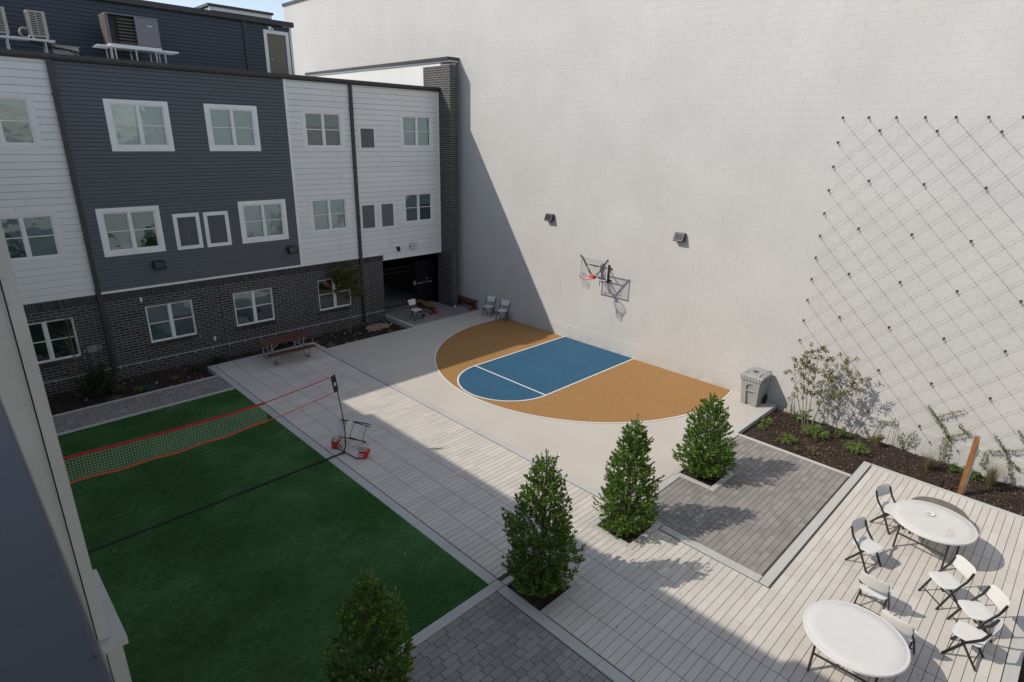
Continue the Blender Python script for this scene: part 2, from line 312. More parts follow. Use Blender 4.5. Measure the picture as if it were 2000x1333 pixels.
# bed of jointing sand under everything paved (with openings left for the planting pits)
def sheet(rects, z): 
    m_ = MB()
    for x0, x1, y0, y1 in rects: m_.add([(x0, y0, z), (x1, y0, z), (x1, y1, z), (x0, y1, z)], [(0, 1, 2, 3)])
    return m_
def minus(rect, holes):
    segs = [rect]
    for hx0, hx1, hy0, hy1 in holes:
        ns = []
        for a in segs:
            if a[1] <= hx0 or a[0] >= hx1 or a[3] <= hy0 or a[2] >= hy1: ns.append(a); continue
            if a[0] < hx0: ns.append((a[0], hx0, a[2], a[3]))
            if a[1] > hx1: ns.append((hx1, a[1], a[2], a[3]))
            c0, c1 = max(a[0], hx0), min(a[1], hx1)
            if a[2] < hy0: ns.append((c0, c1, a[2], hy0))
            if a[3] > hy1: ns.append((c0, c1, hy1, a[3]))
        segs = ns
    return segs
struct('joint_sand', sheet(minus((-1.4, 15.95, -.74, 6.2), (P1, P2, P3, P4, (9.9, 15.95, 2.9, 2.9), (15.1, 15.95, 2.9, 6.2))) + minus((6.0, 9.9, 6.2, 20.7), ())+[(-1.4, 6, 18.3, 19.7), (14.0, 17.84, 19.8, 22.6)], -.016), 'joint')
h1, h2, h3, h4 = frame_of(P1), frame_of(P2), frame_of(P3), frame_of(P4)
slabs('walkway_tiles', 6.19, 9.66, -.57, 20.56, .578, .144, 'tile', holes=((6.0, 7.02+fr_, P1[2]-fr_, P1[3]+fr_+.1), h2), gap=.0075)
slabs('patio_tiles', 9.66, 15.93, -.57, 2.74, .578, .144, 'tile', gap=.0075)
slabs('square_pavers', 9.9, 14.98, 3.0, 5.84, .27, .131, 'paver', bond=.5, holes=(h3, h2), gap=.006)
slabs('lower_pavers', -1.4, 5.94, -.5, 6.16, .36, .131, 'paver', bond=.37, holes=(h4,), gap=.006)
slabs('path_pavers', -1.4, 5.94, 18.44, 19.66, .27, .125, 'paver', bond=.5, gap=.006)
slabs('entrance_pavers', 14.12, 17.83, 19.92, 22.6, .27, .125, 'paver', bond=.5, gap=.006)
def bandm(rects, z=0.0, h=.2, L=2.4):
    m_ = MB()
    for x0, x1, y0, y1 in rects:
        lx, ly = x1-x0, y1-y0; n = max(1, round(max(lx, ly)/L))
        for i in range(n):
            if lx > ly: m_.slab(x0+lx*i/n+.003, x0+lx*(i+1)/n-.003, y0, y1, z-h, z, .006)
            else: m_.slab(x0, x1, y0+ly*i/n+.003, y0+ly*(i+1)/n-.003, z-h, z, .006)
    return m_
struct('turf_kerb', bandm([(5.96, 6.17, 6.38, 20.57), (5.96, 6.17, -.5, 6.16)], .004, .4), 'band')
struct('turf_end_kerb', bandm([(-1.4, 6.17, 6.17, 6.37)], .003), 'band')
struct('path_kerb', bandm([(-1.4, 5.95, 18.25, 18.43), (-1.4, 5.95, 19.67, 19.79)], .003, .5), 'band')
struct('walkway_end_kerb', bandm([(5.96, 9.7, 20.58, 20.79)], .004, .5), 'band')
struct('court_kerb', bandm([(9.69, 9.9, 6.06, 20.79)], .003, .5), 'band')
struct('square_kerb', bandm([(9.69, 9.89, 2.97, 5.11), (9.69, 15.1, 2.78, 2.96), (9.815, 9.9, 5.12, 5.85), (9.9, 11.85, 5.86, 6.04), (13.0, 15.1, 5.86, 6.04), (14.99, 15.1, 2.97, 5.85)], .003), 'band')
struct('patio_kerb', bandm([(15.11, 16.07, 2.78, 2.96), (15.94, 16.07, -.75, 2.77), (6.18, 15.93, -.76, -.58)], .004, .45), 'band')
struct('court_end_kerb', bandm([(15.11, 17.82, 5.93, 6.12)], .004, .45), 'band')
struct('entrance_kerb', bandm([(13.94, 14.1, 19.78, 22.3), (14.11, 17.83, 19.78, 19.91)], .002, .5), 'band')
for nm, p, ex in (('pit_kerb', P1, 0), ('pit_kerb', P2, 0), ('pit_kerb', P3, 0), ('pit_kerb', P4, 0)):
    x0, x1, y0, y1 = p; f = fr_-.008; rr = [(x0-f, x1+f, y0-f, y0), (x1, x1+f, y0+.001, y1-.001)]
    if p is not P1: rr += [(x0-f, x0, y0+.001, y1-.001), (x0-f, x1+f, y1, y1+f)]
    else: rr = [(x0+.005, x1+f, y0-f, y0), (x1, x1+f, y0+.001, y1-.001), (x0+.005, x1+f, y1, y1+f)]
    struct('pit_kerb', bandm(rr, .006, .3, 5), 'band', label='concrete kerb around a tree pit')
def ground_patch(name, rect, z, amp, res, mat, edge=True):
    x0, x1, y0, y1 = rect; nx = max(2, int((x1-x0)/res)); ny = max(2, int((y1-y0)/res)); m_ = MB(); vs = []
    import mathutils
    for j in range(ny+1):
        for i in range(nx+1):
            x = x0+(x1-x0)*i/nx; y = y0+(y1-y0)*j/ny
            h_ = mathutils.noise.fractal(Vector((x*1.3, y*1.3, 3)), 1, 2, 4)*amp + mathutils.noise.noise(Vector((x*13, y*13, 7)))*amp*.35
            vs.append((x, y, z+h_))
    m_.add(vs, [(j*(nx+1)+i, j*(nx+1)+i+1, (j+1)*(nx+1)+i+1, (j+1)*(nx+1)+i) for j in range(ny) for i in range(nx)])
    return struct(name, m_, mat)
BEDS = [('planting_bed', (15.12, 17.83, 2.5, 5.94), -.14), ('planting_bed', (16.08, 17.83, -3, 2.5), -.14), ('planting_bed', (-1.4, 5.95, 19.8, 21.83), -.16),
        ('planting_bed', (5.95, 9.9, 20.8, 21.83), -.22), ('planting_bed', (9.88, 13.94, 19.8, 21.83), -.2), ('planting_bed', (6.0, 16.0, -3, -.77), -.15)]
for nm, rc, z in BEDS: ground_patch(nm, rc, z, .05, .07, 'mulch')
for p in (P1, P2, P3, P4): ground_patch('tree_pit', p, -.05, .03, .06, 'mulch')
# bark chips and fallen leaves: uncountable
m_ = MB()
def chips(rect, z, n, s0=.018, s1=.05):
    for _ in range(n):
        x = U(rect[0]+.03, rect[1]-.03); y = U(rect[2]+.03, rect[3]-.03); a = U(0, 6.28)
        m_.leaf((x, y, z+U(.0, .04)), (math.cos(a), math.sin(a), U(-.3, .4)), (U(-.5, .5), U(-.5, .5), 1), U(s0, s1), U(s0, s1)*.7)
for (nm, rc, z), n in zip(BEDS, (5200, 4200, 2600, 1200, 1800, 1500)): chips(rc, z, n*2, .02, .06)
for p in (P1, P2, P3, P4): chips(p, -.05, 420)
o = struct('bark_chips', m_, 'litter', 'stuff', 'scattered bark mulch chips on the planting beds')
m_ = MB()
for _ in range(90):
    x, y = (U(6.3, 9.4), U(17, 20.4)) if rnd() < .55 else (U(6.3, 9.5), U(-.2, 17))
    a = U(0, 6.28); m_.leaf((x, y, .006), (math.cos(a), math.sin(a), .15), (U(-.3, .3), U(-.3, .3), 1), U(.02, .05), U(.012, .03))
struct('fallen_leaves', m_, 'litter', 'stuff', 'small dry leaves scattered on the pale walkway')
# turf and court
g = MB(); g.box(-1.4, 5.95, 6.38, 18.24, -.2, .012); struct('turf', g, 'turf')
m_ = MB()
for _ in range(42000):
    x = U(-.1, 5.95); y = U(6.4, 18.22)
    a = U(0, 6.28); l = U(.02, .034); o_ = len(m_.v); w = .004
    m_.v += [(x-w*math.sin(a), y+w*math.cos(a), .010), (x+w*math.sin(a), y-w*math.cos(a), .010), (x+math.cos(a)*l*.6, y+math.sin(a)*l*.6, .010+l*.8)]; m_.f.append((o_, o_+1, o_+2))
M['blade'] = leafmat('turf_blade', (.018, .07, .015), (.07, .185, .052), (.12, .25, .08), .1, .6, .15, .2)
struct('turf_blades', m_, 'blade', 'stuff', 'short artificial turf blades')
m_ = MB()
for x, y in ((5.3, 8.1), (5.0, 9.0), (1.25, 12.0)): m_.leaf((x, y, .03), (1, .3, .1), (0, 0, 1), .05, .03)
struct('turf_litter', m_, 'stone', 'stuff', 'a few pale fallen leaves on the turf')
g = MB(); g.box(9.9, WX-.001, 6.05, 19.78, -.3, 0); struct('court_surface', g, 'tan')
def arc(cx, cy, r, a0, a1, n): return [(cx+r*math.cos(a0+(a1-a0)*i/n), cy+r*math.sin(a0+(a1-a0)*i/n)) for i in range(n+1)]
AC = (16.62, 12.78); AR = 5.50
aa = math.acos((WX-.03-AC[0])/AR)
outer = arc(*AC, AR, aa, 2*math.pi-aa, 96)
def flat(poly, z, z0=-.001): return MB().prism(poly, z0, z)
def strip(pts_o, pts_i, z):
    n = len(pts_o); m_ = MB(); m_.add([(x, y, z) for x, y in pts_o]+[(x, y, z) for x, y in pts_i], [(i, i+1, n+i+1, n+i) for i in range(n-1)]); return m_
struct('court_ochre_area', flat(outer, .004), 'ochre')
KX, KY, KR = 12.93, 12.98, 1.70
key = [(WX-.005, KY-KR)] + [(KX, KY-KR)] + arc(KX, KY, KR, 1.5*math.pi, .5*math.pi, 40)[1:] + [(WX-.005, KY+KR)]
struct('court_blue_key', flat(key, .008), 'blue')
lw = .03
ln = strip(arc(*AC, AR+lw, aa, 2*math.pi-aa, 96), arc(*AC, AR-lw, aa, 2*math.pi-aa, 96), .0115)
def rect(m_, x0, x1, y0, y1, z): m_.add([(x0, y0, z), (x1, y0, z), (x1, y1, z), (x0, y1, z)], [(0, 1, 2, 3)])
rect(ln, KX, WX-.006, KY-KR-lw, KY-KR+lw, .0118); rect(ln, KX, WX-.006, KY+KR-lw, KY+KR+lw, .0118)
rect(ln, KX-lw, KX+lw, KY-KR+lw, KY+KR-lw, .0122)
s2 = strip(arc(KX, KY, KR+lw, 1.5*math.pi, .5*math.pi, 48), arc(KX, KY, KR-lw, 1.5*math.pi, .5*math.pi, 48), .0126); ln.add(s2.v, s2.f)
struct('court_lines', ln, 'line')

# ============================================================ BIG WHITE WALL
bw = thing('block_wall', 'tall white painted concrete block wall rising behind the basketball court', 'wall', (WX, 6, 0))
m_ = MB(); m_.box(WX, WX+.5, -26, 37.25, -.5, 14.62); m_.build('wall_face', 'cmu', bw)
m_ = MB(); m_.box(WX-.012, WX, -26, 21.0, -.5, .557); m_.build('plinth', 'cmu', bw)
m_ = MB(); m_.box(WX-.06, WX+.56, -26, 37.32, 14.622, 14.76); m_.build('coping', 'bronze', bw)

# ============================================================ APARTMENT BUILDING (facade)
ap = thing('apartment_building', 'three storey apartment block with charcoal and white lap siding over dark brick', 'building', (1, FY, 0))
def hlaps(mb, x0, x1, z0, z1, e, holes, y=FY, ax='x', th=.024, sgn=-1):
    """lap boards facing -Y (ax x) ; each board leans out at its foot"""
    z = z0
    while z < z1-.001:
        zt = min(z+e, z1); cuts = [(x0, x1, z, zt)]
        for hx0, hx1, hz0, hz1 in holes:
            ns = []
            for a0, a1, b0, b1 in cuts:
                if a1 <= hx0 or a0 >= hx1 or b1 <= hz0 or b0 >= hz1: ns.append((a0, a1, b0, b1)); continue
                if a0 < hx0: ns.append((a0, hx0, b0, b1))
                if a1 > hx1: ns.append((hx1, a1, b0, b1))
                c0, c1 = max(a0, hx0), min(a1, hx1)
                if b0 < hz0: ns.append((c0, c1, b0, hz0))
                if b1 > hz1: ns.append((c0, c1, hz1, b1))
            cuts = ns
        jo = random.Random(int(z*977)+int(x0*31)); split = []
        for a0, a1, b0, b1 in cuts:
            xj = a0
            while a1-xj > 4.2: L_ = jo.uniform(1.6, 3.7); split.append((xj, xj+L_-.004, b0, b1)); xj += L_
            split.append((xj, a1, b0, b1))
        for a0, a1, b0, b1 in split:
            f0 = th*(1-(b0-z)/e*.6); f1 = th*(1-(b1-z)/e*.6); b1 -= (.008 if e > .15 else .011)*(b1 > zt-.001)
            pr = [(a0, b0, f0+.002), (a1, b0, f0+.002), (a1, b1, f1+.002), (a0, b1, f1+.002), (a0, b0, 0), (a1, b0, 0)]
            if ax == 'x': vs = [(p[0], y+sgn*p[2], p[1]) for p in pr]
            else: vs = [(y+sgn*p[2], p[0], p[1]) for p in pr]
            mb.add(vs, [(0, 1, 2, 3), (5, 1, 0, 4)])
        z = zt
def plane_holes(mb, x0, x1, z0, z1, holes, y):
    xs = sorted({x0, x1, *[min(max(h, x0), x1) for q in holes for h in q[:2]]}); zs = sorted({z0, z1, *[min(max(h, z0), z1) for q in holes for h in q[2:]]})
    for i in range(len(xs)-1):
        for j in range(len(zs)-1):
            cx, cz = (xs[i]+xs[i+1])/2, (zs[j]+zs[j+1])/2
            if any(h[0] < cx < h[1] and h[2] < cz < h[3] for h in holes): continue
            mb.add([(xs[i], y, zs[j]), (xs[i+1], y, zs[j]), (xs[i+1], y, zs[j+1]), (xs[i], y, zs[j+1])], [(0, 1, 2, 3)])
WW, WH = 1.46, 1.22
# (x0, z0, kind) lower left corner of the glazed opening; kinds: pale/dim blind
wins_blue = [(4.73, 7.21, 'blind'), (7.53, 7.21, 'blind'), (3.98, 4.06, 'blindd'), (8.21, 4.03, 'blind')]
wins_white = [(10.86, 7.22, 'blindd'), (15.17, 7.24, 'blind'), (10.84, 4.06, 'blind'), (15.15, 4.06, 'blindd'), (1.34, 7.25, 'blindd'), (1.30, 4.1, 'blindd')]
wins_brick = [(4.66, .88, 'blindd'), (7.49, .86, 'blindd'), (10.8, .83, 'dark'), (1.24, .92, 'dark')]
vents_b = [(6.05, 4.03, .58, .95), (7.0, 4.02, .58, .95)]
vents_w = [(13.16, 7.2, .6, .72), (13.02, 4.0, .57, .93), (13.95, 4.0, .57, .93)]
H = lambda L, w=WW, h=WH: [(x, x+w, z, z+h) for x, z, *_ in L]
HV = lambda L: [(x, x+w, z, z+h) for x, z, w, h in L]
ZB = 2.78
m_ = MB(); hlaps(m_, 3.52, 10.17, ZB+.07, 9.5, .115, H(wins_blue)+HV(vents_b)); m_.build('charcoal_siding', 'sb', ap)
m_ = MB(); hlaps(m_, 10.27, 17.0, ZB+.07, 9.5, .2, H(wins_white)+HV(vents_w)); hlaps(m_, 13.87, 17.0, 2.65, ZB+.07, .2, []); m_.build('white_siding', 'sw', ap); m_ = MB(); hlaps(m_, -1.4, 3.42, ZB+.02, 9.5, .2, H(wins_white)); m_.build('white_siding', 'sw', ap)
m_ = MB(); plane_holes(m_, -1.4, 13.88, ZB-.12, 9.55, H(wins_blue+wins_white)+HV(vents_b+vents_w), FY+.004); plane_holes(m_, 13.88, 17.12, 2.58, 9.55, H(wins_white)+HV(vents_w), FY+.004); m_.build('sheathing', 'dark', ap)
m_ = MB()
m_.box(10.17, 10.27, FY-.022, FY+.003, ZB+.07, 9.5)          # corner board between colours
m_.box(3.5, 10.165, FY-.035, FY+.003, ZB, ZB+.068); m_.box(10.17, 13.86, FY-.034, FY+.003, ZB, ZB+.068)
m_.box(13.87, 17.0, FY-.032, FY+.003, 2.56, 2.65)
m_.box(17.0, 17.1, FY-.03, FY+.003, 2.56, 9.5); m_.box(13.865, 17.11, FY-.02, FY+1.0, 2.53, 2.555)
m_.build('trim_boards', 'trim', ap)
brick_holes = H(wins_brick, 1.46, 1.28)
m_ = MB(); plane_holes(m_, -1.4, 13.87, -.5, ZB-.2, brick_holes, FY-.01)
for x0, x1, z0, z1 in brick_holes:   # reveals
    m_.box(x0-.001, x0, FY-.01, FY+.12, z0, z1); m_.box(x1, x1+.001, FY-.01, FY+.12, z0, z1); m_.box(x0, x1, FY-.01, FY+.12, z1, z1+.001)
m_.box(13.868, 13.87, FY-.009, FY+9, -.5, 2.56)
m_.build('brick_wall', 'brick', ap)
m_ = MB(); m_.box(-1.4, 13.86, FY-.025, FY+.003, ZB-.22, ZB-.002)
for x0, x1, z0, z1 in brick_holes: m_.box(x0-.08, x1+.08, FY-.03, FY+.09, z0-.13, z0-.005)
m_.build('mortar_bed', 'mortar', ap)
m_ = MB(); x = -1.39
while x < 13.84:
    m_.box(x, x+.066, FY-.042, FY-.0, ZB-.215, ZB-.006); x += .0765
m_.build('soldier_course', 'brickunit', ap)
for x0, x1, z0, z1 in brick_holes:
    m_ = MB(); x = x0-.08
    while x < x1+.03: m_.box(x, x+.062, FY-.055, FY+.085, z0-.125, z0-.002); x += .072
    m_.build('brick_sill', 'brickunit', ap)
m_ = MB(); m_.box(-1.4, 13.87, FY-.016, FY-.0105, .30, .312)
for i in range(26): m_.box(-1.0+i*.58, -.985+i*.58, FY-.016, FY-.0105, .22, .30)
m_.build('flashing', 'trim', ap)
m_ = MB(); m_.box(7.02, 7.035, FY-.013, FY-.0105, 0, ZB-.22); m_.build('control_joint', 'black', ap); m_ = MB(); m_.box(13.22, 13.235, FY-.013, FY-.0105, 0, ZB-.22); m_.build('control_joint', 'black', ap)

def lite(fr, x0, x1, z0, z1, y, w=.03):
    fr.box(x0, x1, y, y+.03, z0, z0+w); fr.box(x0, x1, y, y+.03, z1-w, z1); fr.box(x0, x0+w, y, y+.03, z0+w, z1-w); fr.box(x1-w, x1, y, y+.03, z0+w, z1-w)
def window(parent, x0, z0, kind, w=WW, h=WH, y=FY, trim=None, cmat='trim'):
    F = MB(); yy = y-.012 if trim else y+.03; t = .035
    # outer frame and centre mullion
    F.box(x0, x0+t, yy, yy+.07, z0, z0+h); F.box(x0+w-t, x0+w, yy, yy+.07, z0, z0+h); F.box(x0+t, x0+w-t, yy, yy+.07, z0, z0+t); F.box(x0+t, x0+w-t, yy, yy+.07, z0+h-t, z0+h)
    F.box(x0+w/2-.04, x0+w/2+.04, yy-.004, yy+.07, z0+t, z0+h-t); zm = z0+h*.51
    for a, b in ((x0+t, x0+w/2-.04), (x0+w/2+.04, x0+w-t)):
        lite(F, a, b, z0+t, zm+.015, yy+.016, .025); lite(F, a, b, zm-.015, z0+h-t, yy+.034, .022)
    f = F.build('window', 'vinyl', parent)
    if trim:
        T = MB(); a = trim; s_ = .028
        T.box(x0-a, x0+w+a, y-s_, y+.003, z0+h, z0+h+a*.95); T.box(x0-a, x0+w+a, y-s_, y+.003, z0-a*1.0, z0); T.box(x0-a, x0-.0, y-s_+.002, y+.003, z0, z0+h); T.box(x0+w, x0+w+a, y-s_+.002, y+.003, z0, z0+h)
        q = T.build('casing', cmat, f, off=parent['_w'])
    G = MB(); G.add([(x0+t, yy+.05, z0+t), (x0+w-t, yy+.05, z0+t), (x0+w-t, yy+.05, z0+h-t), (x0+t, yy+.05, z0+h-t)], [(0, 1, 2, 3)])
    G.build('pane', 'glass', f, off=parent['_w'])
    if kind != 'dark':
        B = MB(); n = int(h/.05); yb = yy+.085; drop = random.choice((0, .3, .5, .62)) if kind == 'blindd' else random.choice((0, 0, 0, .35))
        side = random.choice((0, 1, 2))
        for a, b in ((x0+.03, x0+w/2-.01), (x0+w/2+.01, x0+w-.03)):
            for i in range(n):
                zz = z0+h-.03-i*.05
                if zz < z0+drop*(1 if (a > x0+.1) == (side == 1) or side == 2 else 0)*h: break
                B.add([(a, yb, zz), (b, yb, zz), (b, yb+.022, zz-.046), (a, yb+.022, zz-.046)], [(0, 1, 2, 3)])
        B.build('blind', kind, f, off=parent['_w'])
    return f
for x, z, kd in wins_blue: window(ap, x, z, kd, trim=.135)
for x, z, kd in wins_white:
    window(ap, x, z, kd, trim=.13, cmat='sw')
for x, z, kd in wins_brick: window(ap, x, z, kd, h=1.28)
for lst, wt in ((vents_b, .12), (vents_w, .11)):
    for x, z, w, h in lst:
        T = MB(); T.box(x-wt, x+w+wt, FY-.03, FY+.003, z+h, z+h+wt); T.box(x-wt, x+w+wt, FY-.03, FY+.003, z-wt, z); T.box(x-wt, x, FY-.028, FY+.003, z, z+h); T.box(x+w, x+w+wt, FY-.028, FY+.003, z, z+h)
        f = T.build('vent', 'trim' if lst is vents_b else 'sw', ap)
        G = MB(); s_ = .018; G.box(x, x+s_, FY-.035, FY+.03, z, z+h); G.box(x+w-s_, x+w, FY-.035, FY+.03, z, z+h); G.box(x+s_, x+w-s_, FY-.035, FY+.03, z, z+s_); G.box(x+s_, x+w-s_, FY-.035, FY+.03, z+h-s_, z+h); G.box(x+w/2-.008, x+w/2+.008, FY-.03, FY+.03, z+s_, z+h-s_)
        n = int(w/.028)
        for i in range(n):
            xx = x+s_+.006+i*(w-2*s_)/n; G.obox((xx+.006, FY-.008, z+h/2), (.003, .026, h-2*s_-.01), (0, 0, .95))
        G.build('louvre', 'louvre', f, off=ap['_w'])
        B = MB(); B.box(x, x+w, FY+.035, FY+.04, z, z+h); B.build('vent_back', 'black', f, off=ap['_w'])
# shell
m_ = MB(); m_.box(-1.4, -1.35, FY+.01, 34, -.5, 9.5); m_.box(17.12, 17.16, FY+.3, 34, -.5, 9.5); m_.box(-1.4, 17.1, 33.9, 34, -.5, 9.5)
m_.box(-1.39, 13.86, FY+.6, FY+.62, -.4, 9.4); m_.box(13.89, 17.1, FY+.6, FY+.62, 2.62, 9.4); m_.box(-1.39, 17.1, FY+.03, FY+.6, 6.0, 6.02); m_.box(13.89, 17.1, FY+.008, FY+9, 2.57, 2.6)
m_.box(-1.39, 13.86, FY+.03, FY+.6, 2.9, 2.92); m_.box(13.88, 17.2, FY+9, FY+9.05, -.2, 2.6)
m_.build('inner_walls', 'dark', ap)
m_ = MB(); m_.box(-1.4, 17.5, FY+.002, 34, 9.55, 9.62); m_.build('roof', 'dkgrey', ap)
m_ = MB(); m_.box(-1.4, 17.2, FY-.13, FY-.002, 9.52, 9.54)
m_.add([(x, y, z) for x in (-1.4, 17.22) for y, z in ((FY+.0, 9.5), (FY-.09, 9.5), (FY-.13, 9.56), (FY-.13, 9.66), (FY-.115, 9.66), (FY-.0, 9.63))], [(0, 1, 7, 6), (1, 2, 8, 7), (2, 3, 9, 8), (3, 4, 10, 9), (4, 5, 11, 10), (5, 4, 3, 2, 1, 0), (6, 7, 8, 9, 10, 11)])
m_.build('gutter', 'bronze', ap)
def downspout(x, zb, elbow=None):
    D = MB(); D.box(x, x+.12, FY-.115, FY-.03, zb, 9.5)
    for z in (2.9, 4.5, 6.4, 8.6): D.box(x-.02, x+.14, FY-.118, FY-.02, z, z+.04)
    D.obox((x+.06, FY-.16, zb-.02), (.12, .17, .09), (R(-28), 0, 0)); D.build('downspout', 'bronze', ap)
downspout(3.41, .14); downspout(12.73, .08)
# brick pier at the right end with cream filler
m_ = MB(); m_.box(17.12, 17.46, 21.07, 22.9, -.4, 10.52); m_.build('brick_pier', 'brick', ap)
m_ = MB(); z = .0
m_.box(17.11, 17.47, 21.06, 21.6, 10.522, 10.56); m_.build('pier_cap', 'mortar', ap)
m_ = MB(); m_.box(17.461, 17.60, 21.24, 22.5, -.3, 10.62); m_.build('filler_panel', 'cream', ap)
m_ = MB(); m_.box(17.3, 17.829, 21.9, 34, 9.0, 10.66); m_.build('parapet', 'sw', ap)
m_ = MB(); m_.box(17.2, 17.835, 21.28, 34.05, 10.74, 10.86); m_.build('parapet_coping', 'bronze', ap)
m_ = MB(); m_.box(17.26, 17.834, 21.3, 34, 10.665, 10.738)
m_.build('parapet_flashing', 'steel', ap)
# passage floor and far light
g = MB(); g.box(13.88, 17.12, 22.61, 30.8, -.3, .0); struct('passage_floor', g, 'band')
# ---- gate
gt = thing('picket_gate', 'black metal picket gate closing the covered passage', 'gate', (13.9, 22.55, 0))
m_ = MB(); GY = 22.5
for x in (13.92, 16.05): m_.box(x, x+.06, GY-.03, GY+.03, 0, 2.1)
for z in (.12, 1.72, 1.92): m_.box(13.98, 16.05, GY-.018, GY+.018, z, z+.045)
x = 14.08
while x < 16.0: m_.box(x, x+.018, GY-.009, GY+.009, .1, 2.04); x += .112
m_.build('fence_panel', 'black', gt)
dr = MB(); x0, x1 = 16.13, 17.07; dr.box(x0, x0+.05, GY-.025, GY+.025, .06, 2.1); dr.box(x1-.05, x1, GY-.025, GY+.025, .06, 2.1)
for z in (.08, 1.0, 1.15, 2.05): dr.box(x0+.05, x1-.05, GY-.022, GY+.022, z, z+.05)
x = x0+.1
while x < x1-.06: dr.box(x, x+.016, GY-.008, GY+.008, .1, 2.06); x += .09
dr.box(x0+.05, x1-.05, GY+.01, GY+.014, .1, 2.05)
d_ = dr.build('gate_leaf', 'black', gt)
m_ = MB(); m_.box(x0+.06, x1-.12, GY-.07, GY-.03, 1.02, 1.09); m_.box(x0+.5, x0+.62, GY-.072, GY-.028, 1.2, 1.25); m_.build('panic_bar', 'steel', d_, off=gt['_w'])
m_ = MB(); m_.box(x0+.18, x0+.62, GY-.074, GY-.071, 1.03, 1.08); m_.build('push_label', 'redpaint', d_, off=gt['_w'])
m_ = MB(); m_.box(15.9, 16.03, GY-.05, GY-.025, 1.0, 1.2); m_.box(16.0, 16.06, GY-.09, GY-.05, 1.05, 1.1); m_.build('lock', 'steel', gt)

# ---- setback storey
sb = thing('rooftop_storey', 'navy lap sided storey set back on the roof with a taupe door at its end', 'building', (5, 24, 9.6))
dh = [(10.72, 11.45, 9.5, 11.2)]
m_ = MB(); hlaps(m_, -1.4, 9.86, 9.62, 11.5, .115, [], y=24); hlaps(m_, 9.98, 11.62, 9.62, 11.5, .115, dh, y=24); m_.build('navy_siding', 'sn', sb)
m_ = MB(); m_.box(-1.4, 11.66, 24.002, 30, 9.62, 11.5); m_.box(-1.5, 11.78, 23.9, 30.1, 11.63, 11.68); m_.build('storey_mass', 'dark', sb)
m_ = MB(); m_.box(-1.5, 11.78, 23.87, 24.0, 11.505, 11.66); m_.box(9.86, 9.98, 23.93, 24.0, 9.62, 11.5); m_.build('gutter', 'bronze', sb)
m_ = MB(); m_.box(10.6, 10.72, 23.95, 24.01, 9.62, 11.32); m_.box(11.45, 11.57, 23.95, 24.01, 9.62, 11.32); m_.box(10.72, 11.45, 23.952, 24.01, 11.2, 11.32); m_.box(11.62, 11.70, 23.96, 24.6, 9.62, 11.5); m_.build('door_frame', 'trim', sb)
m_ = MB(); m_.box(10.721, 11.449, 23.985, 24.001, 9.62, 11.199); d_ = m_.build('door', 'door', sb)
m_ = MB(); m_.tube([(10.82, 23.985, 10.3), (10.82, 23.93, 10.3)], .03, 10); m_.tube([(10.82, 23.93, 10.3), (10.93, 23.93, 10.3)], .012, 8); m_.build('handle', 'steel', d_, off=sb['_w'])
up_ = thing('upper_storey', 'small upper storey with white trim and dark coping against the sky', 'building', (10, 27, 11.6))
m_ = MB(); hlaps(m_, 9.95, 12.28, 11.7, 12.2, .115, [], y=27); m_.build('navy_siding', 'sn', up_)
m_ = MB(); m_.box(9.9, 12.33, 27.01, 31, 11.6, 12.3); m_.build('storey_mass', 'sw', up_)
m_ = MB(); m_.box(9.86, 12.36, 26.97, 27.009, 12.2, 12.33); m_.box(9.86, 9.95, 26.972, 27.009, 11.7, 12.2); m_.box(12.28, 12.36, 26.972, 27.009, 11.7, 12.2); m_.build('trim_boards', 'trim', up_)
m_ = MB(); m_.box(9.8, 12.42, 26.9, 31.1, 12.332, 12.42); m_.build('coping', 'bronze', up_)
# door light on the setback storey
fl = thing('door_floodlight', 'small white twin flood lamp above the rooftop door', 'lamp', (10.86, 23.99, 11.36))
m_ = MB(); m_.box(10.81, 10.91, 23.93, 23.988, 11.34, 11.44); m_.build('base', 'vinyl', fl)
for dx in (-.05, .06):
    m_ = MB(); m_.tube([(10.86+dx*.5, 23.94, 11.37), (10.86+dx, 23.86, 11.34)], .03, 8, .042); m_.build('lamp_head', 'vinyl', fl, True)

# ---- rooftop machines
def condenser(x, label):
    t = thing('split_condenser', label, 'air conditioner', (x, 22.6, 10.05), group='beige condensers on the roof stand')
    m_ = MB(); w, d, h = .42, .32, .66; m_.box(x, x+w, 22.5, 22.5+d, 10.12, 10.12+h); m_.box(x+.03, x+w-.03, 22.49, 22.5, 10.13, 10.12+h-.02); m_.build('casing', 'beige', t)
    m_ = MB()
    for i in range(13):
        z = 10.17+i*.045
        for a, b in ((x+.06, x+.19), (x+.21, x+.34)):
            m_.box(a, b, 22.484, 22.489, z, z+.026)
    m_.build('grille', 'black', t)
    m_ = MB(); m_.box(x-.004, x-.001, 22.53, 22.79, 10.16, 10.74); m_.build('coil', 'coil', t)
    for fx in (x+.03, x+w-.08): m_ = MB(); m_.box(fx, fx+.05, 22.5, 22.8, 10.07, 10.119); m_.build('foot', 'steel', t)
    return t
condenser(3.32, 'beige condenser with dark louvred grille at the right end of the stand')
condenser(2.44, 'beige condenser cut by the left edge of the photo')
st = thing('roof_stand', 'pale metal stand carrying two beige condensers', 'equipment stand', (3, 22.7, 9.62))
m_ = MB(); m_.box(1.6, 3.85, 22.47, 22.55, 10.01, 10.07); m_.box(1.6, 3.85, 22.78, 22.86, 10.01, 10.07); m_.build('rail', 'steel', st)
for x in (1.7, 2.78, 3.62):
    for y in (22.51, 22.82): m_ = MB(); m_.tube([(x, y, 9.62), (x, y, 10.01)], .022, 8); m_.build('leg', 'steel', st)
hv = thing('packaged_unit', 'large grey rooftop air handling unit with exposed coil bay', 'air conditioner', (5.8, 22.9, 10.1))
